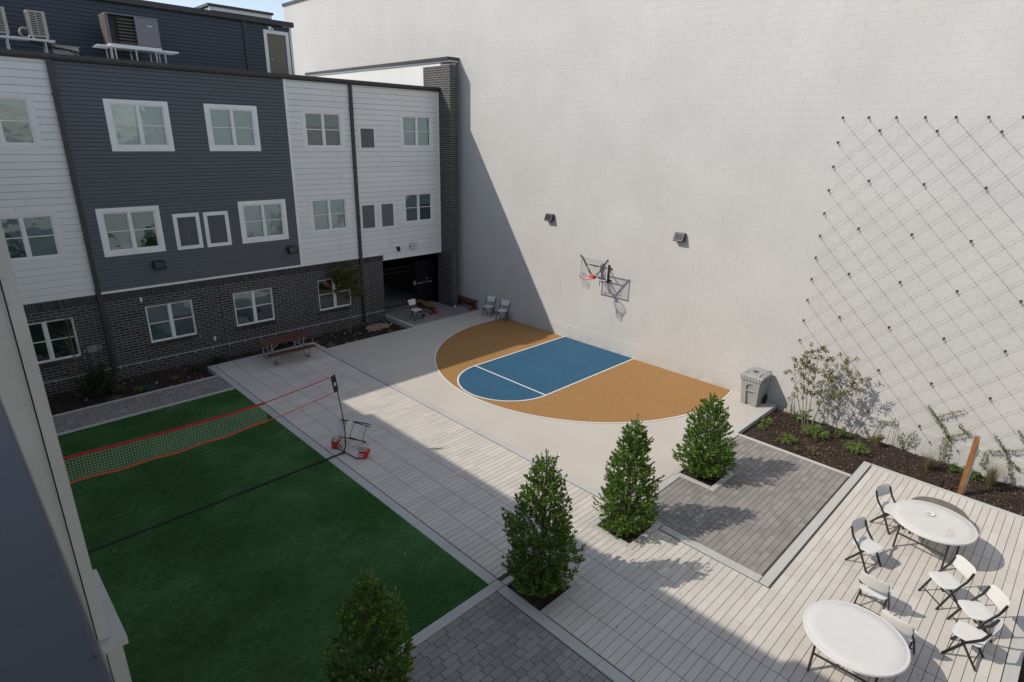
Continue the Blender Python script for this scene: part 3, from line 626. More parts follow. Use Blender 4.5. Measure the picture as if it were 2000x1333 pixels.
m_ = MB(); m_.box(5.2, 6.62, 22.45, 23.25, 10.15, 10.17); m_.box(5.2, 6.62, 22.45, 23.25, 10.95, 10.98); m_.box(5.97, 6.6, 22.47, 23.23, 10.17, 10.95); m_.box(5.22, 5.26, 22.47, 22.51, 10.17, 10.95); m_.box(5.22, 5.26, 23.19, 23.23, 10.17, 10.95); m_.box(5.21, 5.97, 23.2, 23.23, 10.17, 10.95); m_.build('casing', 'hvac', hv)
m_ = MB(); m_.box(5.3, 5.96, 22.7, 22.9, 10.17, 10.95); m_.build('dark_bay', 'black', hv)
m_ = MB()
for i in range(8): m_.box(5.5, 5.95, 22.56, 22.69, 10.2+i*.09, 10.24+i*.09)
m_.build('coil_pipes', 'coil', hv)
m_ = MB(); m_.box(5.2, 5.215, 22.5, 23.2, 10.17, 10.95); m_.build('side_coil', 'coil', hv)
m_ = MB(); m_.box(6.3, 6.42, 22.462, 22.469, 10.72, 10.75); m_.build('rating_plate', 'sign', hv)
st = thing('roof_stand', 'pale metal stand under the large grey rooftop unit', 'equipment stand', (5.8, 22.8, 9.62))
m_ = MB()
for y in (22.35, 22.6, 22.95): m_.box(4.85, 7.05, y, y+.07, 10.03, 10.08)
m_.box(5.2, 6.6, 22.45, 23.2, 10.085, 10.14); m_.build('rail', 'trim', st)
for x in (5.2, 5.3, 5.85, 6.4, 6.65):
    for y in (22.4, 23.0): m_ = MB(); m_.tube([(x, y, 9.62), (x, y, 10.03)], .025, 8); m_.build('leg', 'steel', st)
m_ = MB(); m_.box(3.85, 4.45, 22.85, 23.1, 9.62, 9.98); m_.box(3.83, 4.47, 22.83, 23.12, 9.96, 9.99); solo('duct_cover', m_, 'beige', 'low beige metal duct cover between the rooftop units', 'duct cover')
m_ = MB()
for k_ in range(3): m_.tube([(3.3+i*.14, 22.62+k_*.04, 10.0-.02*k_ - .30*(i/9)**2 + .05*math.sin(i+k_)) for i in range(10)], .016, 6)
solo('roof_cables', m_, 'rubber', 'black insulated pipes drooping from the condenser stand', 'pipes', smooth=True)
m_ = MB(); m_.tube([(3.24+.13*math.cos(t/10*6.3), 22.7, 10.22+.13*math.sin(t/10*6.3)) for t in range(11)], .02, 8); m_.tube([(3.22+.12*math.cos(t/10*6.3), 22.74, 10.2+.12*math.sin(t/10*6.3)) for t in range(11)], .02, 8)
solo('coiled_hose', m_, 'beige', 'coil of pale insulated hose beside the condenser', 'hose', smooth=True)

# ============================================================ CAMERA-SIDE WING, PIER AND BALCONY RAIL
wg = thing('residence_wing', 'long apartment wing along the left side whose roof shades the lawn', 'building', (-3, 6, 0))
m_ = MB(); hlaps(m_, -14, 21.8, 0, 9.6, .2, [], y=-1.42, ax='y', sgn=1); m_.build('white_siding', 'sw', wg)
m_ = MB(); m_.box(-12, -1.421, -14, 21.83, -.4, 9.68); m_.build('wing_mass', 'sw', wg)
m_ = MB(); m_.box(-12.1, -1.32, -14, 20.45, 9.685, 9.80); m_.build('roof_edge', 'bronze', wg)
pr = thing('corner_pier', 'cream clad corner bay of the near building at the left edge', 'building bay', (.2, 6.3, 0))
EX, EY = .45, 6.19
m_ = MB(); m_.box(-1.42, EX-.105, EY, 7.3, 2.86, 8.2); m_.build('cream_panel', 'cream', pr)
m_ = MB(); m_.box(EX-.095, EX, EY-.03, EY-.0, 2.86, 8.2); m_.box(EX-.03, EX+.003, EY, 7.32, 2.86, 8.2); m_.build('corner_board', 'cream', pr)
m_ = MB(); m_.box(EX-.105, EX-.031, EY+.012, 7.3, 2.86, 8.2); m_.build('caulk_joint', 'black', pr)
m_ = MB(); m_.box(-1.42, EX+.13, EY-.13, 7.42, 2.76, 2.855); m_.build('belt_course', 'cream', pr)
m_ = MB(); m_.box(-1.42, EX+.08, EY-.08, 7.37, -.3, 2.755); m_.build('base', 'cream', pr)
m_ = MB(); m_.box(EX-.07, EX-.06, EY-.083, EY-.0801, 0, 2.75); m_.build('base_joint', 'black', pr)
rl = thing('balcony', 'balcony with a blue grey painted rail at the lower left of the photo', 'balcony', (-.6, 0, 6.4))
m_ = MB(); r_ = .02; m_.add([(x, y, z) for y in (-2.5, 3.0) for x, z in ((.014, 7.40), (.0215, 7.4965), (.0185, 7.5), (-.16, 7.5), (-.168, 7.4965), (-.158, 7.40))], [(0, 1, 7, 6), (1, 2, 8, 7), (2, 3, 9, 8), (3, 4, 10, 9), (4, 5, 11, 10), (5, 0, 6, 11), (5, 4, 3, 2, 1, 0), (6, 7, 8, 9, 10, 11)]); m_.build('top_rail', 'grycap', rl)
m_ = MB(); y = -2.4
m_.box(-.07, -.03, -2.5, 3.0, 6.50, 6.53)
while y < 3: m_.box(-.06, -.04, y, y+.02, 6.53, 7.4); y += .11
m_.build('balusters', 'grycap', rl)
m_ = MB(); m_.box(-1.42, 0.0, -2.5, 3.0, 6.2, 6.4); m_.build('floor_slab', 'band', rl)

# ============================================================ FOLDING CHAIRS
def make_chair(name, label, group):
    t = thing(name, label, 'chair', local=True, group=group)
    # seat: rounded panel with a dished top
    def panel(w, d, th, curve, nx=12, ny=8, p=5.):
        vs = []; fs = []
        for s_ in (1, -1):
            for j in range(ny+1):
                for i in range(nx+1):
                    u = -1+2*i/nx; v = -1+2*j/ny
                    k_ = (abs(u)**p+abs(v)**p)**(1/p) if (u or v) else 0; q = max(abs(u), abs(v)); sc = (q/k_) if k_ > 0 else 1
                    x, y = u*sc*w/2, v*sc*d/2; e = max(0, q-.9)/.1
                    vs.append((x, y, curve(x, y)+s_*th/2*(1-.5*e*e)))
        n = (nx+1)*(ny+1)
        for j in range(ny):
            for i in range(nx):
                a = j*(nx+1)+i; fs.append((a, a+1, a+nx+2, a+nx+1)); fs.append((n+a, n+a+nx+1, n+a+nx+2, n+a+1))
        for i in range(nx): fs += [(i+1, i, n+i, n+i+1), (ny*(nx+1)+i, ny*(nx+1)+i+1, n+ny*(nx+1)+i+1, n+ny*(nx+1)+i)]
        for j in range(ny): a = j*(nx+1); b = a+nx; fs += [(a, a+nx+1, n+a+nx+1, n+a), (b+nx+1, b, n+b, n+b+nx+1)]
        return vs, fs
    vs, fs = panel(.445, .42, .03, lambda x, y: .445 - .10*max(0, .2-x*x*2-(y-.02)**2*2)*.5 + (-.9*(y-.14)**2 if y > .14 else 0) - .03*(y < -.1)*(abs(y)-.1))
    MB().add(vs, fs).build('seat', 'resin', t, True)
    vs, fs = panel(.465, .255, .02, lambda x, y: -.55*x*x + .02)
    mt = Matrix.Translation((0, -.262, .725)) @ Matrix.Rotation(R(90+13), 4, 'X')
    MB().add([mt @ Vector(v) for v in vs], fs).build('backrest', 'resin', t, True)
    for s_ in (-1, 1):
        x = s_*.225
        MB().tube([(x*1.02, .225, .0), (x, .0, .40), (x, -.18, .60), (x*.985, -.255, .78)], .015, 8, flat=1.6).build('front_leg', 'chairleg', t, True)
        MB().tube([(x*.93, -.225, 0), (x*.9, .02, .36), (x*.9, .07, .425)], .0135, 8, flat=1.5).build('rear_leg', 'chairleg', t, True)
    m_ = MB(); m_.tube([(-.225, .175, .09), (.225, .175, .09)], .009, 6); m_.build('front_stretcher', 'chairleg', t, True)
    m_ = MB(); m_.tube([(-.205, -.165, .09), (.205, -.165, .09)], .009, 6); m_.build('rear_stretcher', 'chairleg', t, True)
    m_ = MB(); m_.tube([(-.225, -.1, .43), (.225, -.1, .43)], .008, 6); m_.tube([(-.205, .1, .425), (.205, .1, .425)], .008, 6); m_.build('seat_frame', 'chairleg', t, True)
    return t
GC = 'white folding chairs with dark legs'
chair0 = make_chair('folding_chair', '', GC)
chair_spots = [
 (13.40, 1.78, (-.36, -.93), 'white folding chair at the upper round table, its seat partly under the table edge'),
 (11.69, 1.76, (-.28, -.96), 'white folding chair standing free between the round tables, nearest the dark pavers'),
 (10.48, 1.30, (1, -.05), 'white folding chair seen from behind just beyond the lower round table'),
 (9.74, .76, (1, -.14), 'white folding chair half hidden behind the lower round table'),
 (11.64, .48, (-.72, .69), 'white folding chair at the near edge of the upper round table, overlapping its leg'),
 (11.16, -.04, (-.62, .78), 'white folding chair, the farther of the overlapping pair at the right'),
 (10.47, -.06, (.10, .99), 'white folding chair, the nearer of the overlapping pair at the lower right'),
 (14.68, 20.62, (.08, -1), 'white folding chair standing by the wooden bench in front of the black gate'),
 (17.50, 18.93, (-.93, -.36), 'left of two white folding chairs against the white wall, close to the dark bench'),
 (17.50, 18.02, (-.93, -.30), 'right of two white folding chairs against the white wall, on the court line')]
for i, (x, y, f, lab) in enumerate(chair_spots):
    c = chair0 if i == 0 else copy_tree(chair0)
    c.location = (x, y, .012 if y > 17 and y < 18.5 else .002); c.rotation_euler = (0, 0, math.atan2(-f[0], f[1])); c['label'] = lab
c = copy_tree(chair0); c['label'] = 'white folding chair tipped over on the pale walkway by the net post'
c.rotation_mode = 'QUATERNION'
FALL = c

# ============================================================ ROUND TABLES
def round_table(x, y, rz, label, mat):
    t = thing('round_table', label, 'table', (x, y, .002), rz, 'big white round folding tables', local=True)
    r = .72
    prof = [(r-.05, .69), (r-.012, .692), (r, .70), (r, .725), (r-.006, .735), (r-.02, .74), (r-.034, .7405), (r-.038, .7375), (r-.044, .7375), (r-.048, .7405), (r-.2, .7405), (.02, .7405)]
    MB().lathe(prof, 72).build('tabletop', mat, t, True)
    for s_ in (-1, 1):
        f = MB(); xx = .34*s_
        f.tube([(xx, -.50, .67), (xx, .50, .67)], .018, 8); f.tube([(xx*1.05, -.42, .33), (xx*1.05, .42, .33)], .016, 8, flat=1.3)
        fr = f.build('leg_frame', 'dkgrey', t, True)
        for q in (-1, 1): MB().tube([(xx, .42*q, .67), (xx*1.12, .43*q, .0)], .019, 8, flat=1.7).build('leg', 'dkgrey', fr, True)
        MB().tube([(xx*1.05, 0, .33), (.04*s_, 0, .67)], .009, 6).build('brace', 'dkgrey', t, True)
    m_ = MB(); m_.tube([(-.46, -.2, .655), (.46, -.2, .655)], .014, 6); m_.tube([(-.46, .2, .655), (.46, .2, .655)], .014, 6); m_.build('under_frame', 'dkgrey', t, True)
    return t
t1 = round_table(13.03, 1.00, R(-9), 'upper big white round folding table with a paper scrap and faint tan stain', 'resin2')
t2 = round_table(8.73, 1.17, R(2), 'big white round folding table at the bottom right, nearest the camera', 'resin')
m_ = MB()
for i in range(9):
    a = i*.7; m_.leaf((13.2+.03*math.cos(a), 1.10+.03*math.sin(a), .752+.006*(i % 3)), (math.cos(a), math.sin(a), U(0, .5)), (0, 0, 1), .075, .055)
solo('paper_scrap', m_, 'sign', 'crumpled white scrap of paper lying on the upper round table', 'paper')
M['stain'] = slab_mat('tan_stain', (.56, .515, .46), (.56, .515, .46), (.60, .55, .5), .5, .5, 0, 0)
m_ = MB(); m_.prism([(12.62+.17*math.cos(a)*(1+.25*math.sin(3*a))+.05, .66+.09*math.sin(a)*(1+.2*math.cos(2*a))) for a in [i*.26 for i in range(24)]], .7432, .7436)
o = m_.build('table_stain', 'stain', None); o.location = (-12.93, -.985, -.002); 
o.parent = t1; o.matrix_parent_inverse = Matrix.Identity(4); o.matrix_basis = Matrix.Rotation(R(9), 4, 'Z') @ Matrix.Translation((-12.93, -.985, -.002))
lt = thing('low_table', 'low dark grey round table behind the upper white round table, mostly hidden by it', 'table', (14.30, 1.06, .002), 0, local=True)
MB().lathe([(.50, .28), (.525, .285), (.53, .295), (.53, .32), (.52, .33), (.02, .331)], 56).build('tabletop', plain('weathered_grey_top', (.15, .13, .11), .7, .2, 3, bump=.2), lt, True)
MB().lathe([(.30, 0), (.31, .02), (.14, .05), (.11, .26), (.2, .28)], 32).build('pedestal', 'dkgrey', lt, True)

# ============================================================ PICNIC TABLE
pt = thing('picnic_table', 'brown plank picnic table with attached benches on curved steel pipe legs', 'picnic table', (8.37, 19.84, .004), 0, local=True)
def planks(nm, y0, y1, n, z, par, x0=-.87, x1=.84, th=.04):
    m_ = MB(); d = (y1-y0)/n
    for i in range(n): m_.slab(x0, x1, y0+i*d+.004, y0+(i+1)*d-.004, z-th, z, .006)
    return m_.build(nm, 'wine', par)
planks('tabletop', -.33, .33, 4, .76, pt); planks('bench_seat', -.72, -.46, 1, .45, pt, -.86, .85); planks('bench_seat', .46, .72, 1, .45, pt, -.86, .85)
for x in (-.57, .61):
    for s_ in (-1, 1):
        pts = [(x, .17*s_, .72), (x, .17*s_, .30), (x, .19*s_, .12), (x, .27*s_, .035), (x, .38*s_, .025), (x, .52*s_, .035), (x, .60*s_, .12), (x, .62*s_, .25), (x, .62*s_, .41)]
        MB().tube(pts, .028, 10).build('leg', 'steel', pt, True)
    MB().tube([(x, -.6, .40), (x, .6, .40)], .02, 8).build('cross_bar', 'steel', pt, True); MB().tube([(x, -.3, .71), (x, .3, .71)], .02, 8).build('cross_bar', 'steel', pt, True)
for s_ in (-1, 1): MB().tube([(.57*s_+.02, 0, .36), (.12*s_, 0, .70)], .013, 8).build('brace', 'steel', pt, True)

# ============================================================ WOODEN BENCHES
def bench(x, y, w, L, label, mat):
    t = thing('wooden_bench', label, 'bench', (x, y, .0), 0, local=True, group='low wooden benches with red feet')
    m_ = MB(); m_.slab(-w/2, -.006, -L/2, L/2, .39, .43, .006); m_.slab(.006, w/2, -L/2, L/2, .39, .43, .006); m_.build('seat', mat, t)
    for s_ in (-1, 1):
        y0 = s_*(L/2-.14)
        m_ = MB(); m_.box(-w*.28, w*.28, y0-.03, y0+.03, .09, .389); m_.obox((0, y0-s_*.1, .33), (w*.4, .22, .03), (R(40*s_), 0, 0)); m_.build('leg', 'bench', t)
        m_ = MB(); m_.slab(-w*.62, w*.62, y0-.06, y0+.06, .0, .10, .012); m_.build('foot', 'redpaint', t)
    m_ = MB(); m_.box(-.02, .02, -L/2+.16, L/2-.16, .16, .26); m_.build('stretcher', 'bench', t)
bench(15.74, 21.27, .30, 1.35, 'low wooden bench with worn tan seat standing in front of the gate', 'benchworn')
bench(17.62, 20.68, .32, 1.40, 'dark stained low wooden bench along the foot of the white wall', 'bench')
m_ = MB(); m_.lathe([(.03, 0), (.06, .02), (.065, .05), (.06, .09), (.03, .115)], 14, (15.2, 20.75, .0)); solo('dark_ball', m_, 'rubber', 'small black ball lying beside the gate bench and folding chair', 'ball', smooth=True)
m_ = MB(); m_.lathe([(.03, 0), (.055, .02), (.055, .08), (.02, .1)], 12, (17.2, 20.95, .0)); solo('white_cup', m_, 'resin', 'small crumpled white cup on the dark pavers by the wall bench', 'cup', smooth=True)

# ============================================================ BASKETBALL HOOP
hp = thing('basketball_hoop', 'basketball backboard with orange rim and net mounted on the white wall', 'basketball hoop', (WX, 12.87, 3.2))
BX = 17.1; Y0, Y1, Z0, Z1 = 12.26, 13.50, 2.88, 3.66; yc = (Y0+Y1)/2
m_ = MB(); m_.box(BX, BX+.012, Y0+.02, Y1-.02, Z0+.02, Z1-.02); bb = m_.build('backboard', 'acrylic', hp)
def frame(m_, y0, y1, z0, z1, x0, x1, w):
    m_.box(x0, x1, y0, y1, z0, z0+w); m_.box(x0, x1, y0, y1, z1-w, z1); m_.box(x0, x1, y0, y0+w, z0+w, z1-w); m_.box(x0, x1, y1-w, y1, z0+w, z1-w)
m_ = MB(); frame(m_, Y0, Y1, Z0, Z1, BX-.008, BX+.02, .03); m_.build('border', 'lilac', bb, off=hp['_w'])
m_ = MB(); frame(m_, yc-.27, yc+.27, Z0+.13, Z0+.55, BX-.006, BX-.001, .024); m_.build('shooter_square', 'lilac', bb, off=hp['_w'])
m_ = MB()
for y in (Y0+.02, Y1-.02): m_.box(BX-.014, BX+.03, y-.03, y+.03, Z1-.05, Z1+.01); m_.box(BX-.014, BX+.03, y-.025, y+.025, Z0-.01, Z0+.03)
m_.build('corner_pad', 'black', bb, off=hp['_w'])
def bar(a, b, w=.032, mat='black', nm='bracket'):
    return MB().tube([a, b], w, 6).build(nm, mat, hp)
bar((BX+.032, Y1-.03, Z1-.02), (BX+.04, yc+.06, Z0+.05)); bar((BX+.032, Y0+.03, Z1-.02), (BX+.04, yc-.06, Z0+.05)); bar((BX+.04, yc-.41, Z0+.50), (BX+.04, yc+.40, Z0+.50), .02)
for y in (yc-.16, yc+.16):
    bar((BX+.05, y, Z0+.48), (WX-.06, y-.02, Z0+.30), .022, 'dkgrey', 'support_arm'); bar((BX+.05, y, Z0+.08), (WX-.06, y-.02, Z0-.10), .022, 'dkgrey', 'support_arm')
bar((BX+.05, yc, Z0+.06), (WX-.06, yc-.02, Z0+.28), .014, 'black', 'adjuster'); bar((BX+.4, yc, Z0+.05), (BX+.44, yc, Z0-.34), .012, 'black', 'crank')
m_ = MB(); m_.box(WX-.05, WX-.013, yc-.30, yc+.26, Z0+.30, Z0+.36); m_.box(WX-.05, WX-.013, yc-.30, yc+.26, Z0-.16, Z0-.10); m_.box(WX-.04, WX-.012, yc-.2, yc-.13, Z0-.25, Z0+.45); m_.box(WX-.04, WX-.012, yc+.09, yc+.16, Z0-.25, Z0+.45); m_.build('wall_plate', 'dkgrey', hp)
m_ = MB()   # small emblem low on the board
for i, (dy, dz, w) in enumerate(((0, 0, .15), (.02, -.03, .10))): m_.box(BX-.006, BX-.002, Y1-.26+dy, Y1-.26+dy+w, Z0+.10+dz, Z0+.118+dz)
m_.lathe([(.02, 0), (.026, .002)], 12, (BX-.004, Y1-.19, Z0+.15)); m_.build('board_mark', 'dkgrey', bb, off=hp['_w'])
RZ = 2.98; RC = (BX-.16-.228, yc, RZ)
rim_pts = [(RC[0]+.228*math.cos(t/32*2*math.pi), RC[1]+.228*math.sin(t/32*2*math.pi), RZ) for t in range(33)]
rm = MB().tube(rim_pts, .011, 8); rm.obox((BX-.09, yc, RZ-.02), (.17, .13, .06), (0, 0, 0)); rm.box(BX-.03, BX-.009, yc-.08, yc+.08, RZ-.1, RZ+.06)
rim = rm.build('rim', 'orange' if 0 else plain('rim_orange', (.62, .065, .02), .4, .08, 20), hp, True)
nm_ = MB(); rows = 7; n = 12; prof = [(.222, 0), (.19, -.07), (.165, -.14), (.145, -.21), (.13, -.28), (.125, -.34), (.13, -.40)]
for k_ in range(rows-1):
    for i in range(n):
        for d_ in (-.5, .5):
            a0 = 2*math.pi*(i+.5*(k_ % 2))/n; a1 = 2*math.pi*(i+.5*(k_ % 2)+d_)/n
            (r0, z0), (r1, z1) = prof[k_], prof[k_+1]
            nm_.tube([(RC[0]+r0*math.cos(a0), RC[1]+r0*math.sin(a0), RZ+z0), (RC[0]+r1*math.cos(a1), RC[1]+r1*math.sin(a1), RZ+z1)], .006, 4)
nm_.build('net', plain('net_cord', (.55, .50, .43), .8), rim, off=hp['_w'])

# ============================================================ WALL FLOODLIGHTS
def flood(loc, face, label, s_=1.):
    """box shaped wall pack; face: direction the light looks (unit x or y)"""
    rz = {'-x': R(-90), '-y': 0}[face]
    t = thing('wall_floodlight', label, 'wall lamp', loc, rz, 'square floodlights fixed to the walls', local=True); hm = 'bronze' if face == '-x' else 'black'
    w, d, h = .36*s_, .22*s_, .27*s_
    prof = [(0, 0), (-d*.9, -.0), (-d, h*.1), (-d*.55, h), (0, h)]
    m_ = MB(); vs = [(x, y, z) for x in (-w/2, w/2) for y, z in prof]; n = len(prof)
    m_.add(vs, [(i, (i+1) % n, n+(i+1) % n, n+i) for i in range(n)]+[tuple(range(n-1, -1, -1)), tuple(range(n, 2*n))]); m_.build('housing', hm, t)
    m_ = MB(); a = Vector((0, -d, h*.1)); b = Vector((0, -d*.55, h)); nn = Vector((0, -.9, .36)).normalized()*.004
    lens = [Vector((-w*.4, 0, 0))+a.lerp(b, .12)+nn, Vector((w*.4, 0, 0))+a.lerp(b, .12)+nn, Vector((w*.4, 0, 0))+a.lerp(b, .9)+nn, Vector((-w*.4, 0, 0))+a.lerp(b, .9)+nn]
    m_.add(lens, [(0, 1, 2, 3)]); m_.build('lens', plain('dark_lens', (.03, .03, .033), .15), t)
    m_ = MB(); m_.box(-w*.2, w*.2, -.02, .002, h*.2, h*.8); m_.build('mounting_box', 'bronze', t)
flood((WX-.001, 15.70, 4.62), '-x', 'dark square floodlight on the white wall, left of the pair, above the court')
flood((WX-.001, 9.92, 4.60), '-x', 'dark square floodlight on the white wall, right of the pair, beyond the hoop')
flood((5.28, FY-.018, 3.38), '-y', 'black floodlight low on the charcoal siding under the large left window', .95)
flood((9.86, FY-.018, 3.36), '-y', 'black floodlight low on the charcoal siding near its right corner', .95)
sc = thing('wall_sconce', 'small black cylinder wall light on white siding above the passage', 'wall lamp', (14.68, FY, 2.9))
m_ = MB(); m_.lathe([(.035, 0), (.055, .005), (.055, .2), (.03, .205)], 20, (14.68, FY-.11, 2.86)); m_.build('shade', 'black', sc, True)
m_ = MB(); m_.box(14.62, 14.74, FY-.035, FY-.012, 2.92, 3.06); m_.build('wall_plate', 'black', sc)
def frame_(m_, x0, x1, z0, z1, y, w):
    m_.box(x0, x1, y-.01, y+.04, z0, z0+w); m_.box(x0, x1, y-.01, y+.04, z1-w, z1); m_.box(x0, x0+w, y-.01, y+.04, z0+w, z1-w); m_.box(x1-w, x1, y-.01, y+.04, z0+w, z1-w)
es = thing('exit_sign', 'white exit sign with faded red letters on siding above the passage', 'sign', (15.5, FY, 3.0))
m_ = MB(); m_.slab(15.32, 15.68, FY-.075, FY-.016, 2.89, 3.11, .006); m_.build('sign_box', 'sign', es)
m_ = MB(); frame_(m_, 15.31, 15.69, 2.88, 3.12, FY-.06, .014); m_.build('rim', 'dkgrey', es)
vs, fs = text_mesh('EXIT', .15, .004)
o = MB().add([(15.5+x*1.0, FY-.077-z, 3.0+y) for x, y, z in vs], fs).build('lettering', 'signred', es)

# wall service box with a drop pipe at the left of the brick
ob = thing('outlet_box', 'pale utility box with a white pipe on the brick beside the left downspout', 'utility box', (3.0, FY, 1.1))
m_ = MB(); m_.box(2.86, 3.13, FY-.1, FY-.012, 1.0, 1.2); m_.box(2.76, 2.84, FY-.07, FY-.012, 1.02, 1.12); m_.box(3.16, 3.26, FY-.07, FY-.012, 1.06, 1.16); m_.build('box', 'boxgrey', ob)
m_ = MB(); m_.tube([(2.98, FY-.05, 1.0), (2.98, FY-.05, -.1)], .015, 8); m_.build('pipe', 'boxgrey', ob, True)
m_ = MB(); m_.box(4.55, 4.62, FY-.06, FY-.012, 2.42, 2.5); m_.lathe([(.03, 0), (.03, .06)], 10, (4.585, FY-.06, 2.36)); solo('camera_dome', m_, 'sign', 'tiny white security camera on the brick under the soldier course', 'camera')
m_ = MB(); m_.box(6.62, 6.7, FY-.05, FY-.012, .55, .68); solo('hose_bib', m_, 'sign', 'small pale hose tap on the brick between the lower windows', 'tap')

# ============================================================ WHEELED CART
bn = thing('wheeled_bin', 'grey wheeled garbage cart with closed lid against the white wall', 'bin', (17.38, 6.55, .003), R(-90), local=True)
def tapered(m_, z0, w0, y00, y01, z1, w1, y10, y11):
    m_.add([(-w0, y00, z0), (w0, y00, z0), (w0, y01, z0), (-w0, y01, z0), (-w1, y10, z1), (w1, y10, z1), (w1, y11, z1), (-w1, y11, z1)], [(0, 3, 2, 1), (4, 5, 6, 7), (0, 1, 5, 4), (1, 2, 6, 5), (2, 3, 7, 6), (3, 0, 4, 7)])
m_ = MB(); tapered(m_, .02, .235, -.20, .22, .93, .315, -.34, .33)
m_.box(-.335, .335, -.36, .36, .90, .965)
# two legs either side of the front recess
for s_ in (-1, 1):
    m_.add([(s_*.10, -.27, .0), (s_*.24, -.27, .0), (s_*.24, -.19, .0), (s_*.10, -.19, .0), (s_*.13, -.355, .72), (s_*.285, -.355, .72), (s_*.285, -.28, .72), (s_*.13, -.28, .72)], [(0, 3, 2, 1), (4, 5, 6, 7), (0, 1, 5, 4), (1, 2, 6, 5), (2, 3, 7, 6), (3, 0, 4, 7)])
m_.add([(-.285, -.355, .721), (.285, -.355, .721), (.285, -.25, .721), (-.285, -.25, .721), (-.30, -.375, .88), (.30, -.375, .88), (.30, -.3, .88), (-.30, -.3, .88)], [(0, 3, 2, 1), (4, 5, 6, 7), (0, 1, 5, 4), (1, 2, 6, 5), (2, 3, 7, 6), (3, 0, 4, 7)])
m_.tube([(-.14, -.325, .50), (.14, -.325, .50)], .02, 8)
arcp = [(.135*math.cos(math.pi*i/10), .60+.12*math.sin(math.pi*i/10)) for i in range(11)]
for i in range(10):
    (xa, za), (xb, zb) = arcp[i], arcp[i+1]; m_.add([(xa, -.35, za), (xb, -.35, zb), (xb, -.35, .73), (xa, -.35, .73)], [(0, 1, 2, 3)])
m_.build('body', 'bin', bn)
l_ = MB(); nx, ny = 14, 8; vs = []
for j in range(ny+1):
    for i in range(nx+1):
        u = -1+2*i/nx; v = j/ny; x = u*.345; y = -.40+v*.74
        z = 1.0+.045*(1-u**4)*math.sin(min(1, v*1.15)*math.pi*.5)-.05*(v < .01)+(.012 if (abs(abs(u)-.57) < .08 and v > .1) else 0)
        vs.append((x, y, z))
top_n = len(vs); vs += [(x, y, .945) for x, y, z in vs]
fs = [(j*(nx+1)+i, j*(nx+1)+i+1, (j+1)*(nx+1)+i+1, (j+1)*(nx+1)+i) for j in range(ny) for i in range(nx)]
bd = [i for i in range(nx+1)]+[(j+1)*(nx+1)+nx for j in range(ny)]+[ny*(nx+1)+nx-1-i for i in range(nx)]+[(ny-1-j)*(nx+1) for j in range(ny-1)]
fs += [(bd[(i+1) % len(bd)], bd[i], bd[i]+top_n, bd[(i+1) % len(bd)]+top_n) for i in range(len(bd))]
l_.add(vs, fs)
for i in range(7): l_.box(-.30+i*.092, -.285+i*.092, -.415, -.398, .86, .99)
l_.box(-.32, .32, -.402, -.385, .85, .96)
lid = l_.build('lid', 'bin', bn)
m_ = MB()
for i, (w, yy) in enumerate(((.16, -.06), (.13, -.01), (.17, .04))): m_.obox((-.03, yy, 1.052), (w, .022, .004), (0, 0, .0))
m_.obox((.215, -.03, 1.037), (.012, .6, .004), (0, .1, 0)); m_.obox((-.215, -.03, 1.037), (.012, .6, .004), (0, -.1, 0)); m_.build('moulded_marks', 'dkgrey', lid)
m_ = MB(); m_.tube([(-.25, .36, .95), (-.25, .43, 1.02), (.25, .43, 1.02), (.25, .36, .95)], .018, 8); m_.build('handle', 'bin', bn, True)
for s_ in (-1, 1):
    m_ = MB(); m_.tube([(s_*.25, .25, .14), (s_*.315, .25, .14)], .14, 24); wh = m_.build('wheel', 'rubber', bn, True)
    m_ = MB(); m_.tube([(s_*.315, .25, .14), (s_*.325, .25, .14)], .05, 16); m_.build('hub', 'dkgrey', wh, True)
m_ = MB()
for i in range(4): m_.box(.305, .3095 , -.14+i*.06, -.10+i*.06, .80, .85) if i != 2 else m_.box(.305, .3095, -.02, .03, .80, .85)
m_.build('side_mark', 'dkgrey', bn)

# ============================================================ NET
nt_ = thing('lawn_net', 'red edged portable net stretched over the turf from a curved black post', 'net', (6.40, 12.35, 0))
NY = 12.35
post = [(6.40, NY, .03), (6.46, NY, .35), (6.47, NY, .7), (6.45, NY, 1.05), (6.41, NY, 1.4), (6.37, NY, 1.75), (6.31, NY, 2.19)]
MB().tube([(6.40, NY-.0, .03), (6.47, NY, .18), (6.49, NY, .6), (6.46, NY, 1.05), (6.42, NY, 1.4), (6.37, NY, 1.75), (6.33, NY, 2.2)], .016, 8, .011).build('post', 'black', nt_, True)
MB().tube([(6.45, NY, .04), (4.0, NY-.03, .035), (1.0, NY-.05, .035), (-.9, NY-.05, .035)], .02, 8).build('base_bar', 'black', nt_, True)
MB().tube([(6.42, NY, .05), (6.40, NY+.45, .02)], .014, 8).build('foot', 'black', nt_, True)
MB().tube([(6.42, NY, .05), (6.52, NY-.52, .02)], .014, 8).build('foot', 'black', nt_, True)
MB().tube([(6.42, NY, .1), (6.3, NY+.12, .33)], .010, 6).build('stay', 'black', nt_, True)
MB().tube([(-.9, NY-.05, .03), (-.98, NY, .6), (-.93, NY, 1.4), (-.82, NY, 2.2)], .016, 8, .011).build('post', 'black', nt_, True)
def ztop(x):
    t = (x+.82)/(6.33+.82); return 2.18 - .62*t*(1-t)+ .04*math.sin(x*1.3)*0
def zbot(x):
    t = (x+.82)/(6.33+.82); return ztop(x)-.40-.10*math.sin(math.pi*min(1, t*1.05)) + .015*math.sin(x*5.1)*(x < 4.6)+.010*math.sin(x*9)
ztop_ = lambda x: 2.02+ .165*((x-2.6)/3.7)**2 if x > 2.6 else 2.02+.05*((x-2.6)/3.4)**2
X = [ -.8+i*(6.21+.8)/60 for i in range(61)]
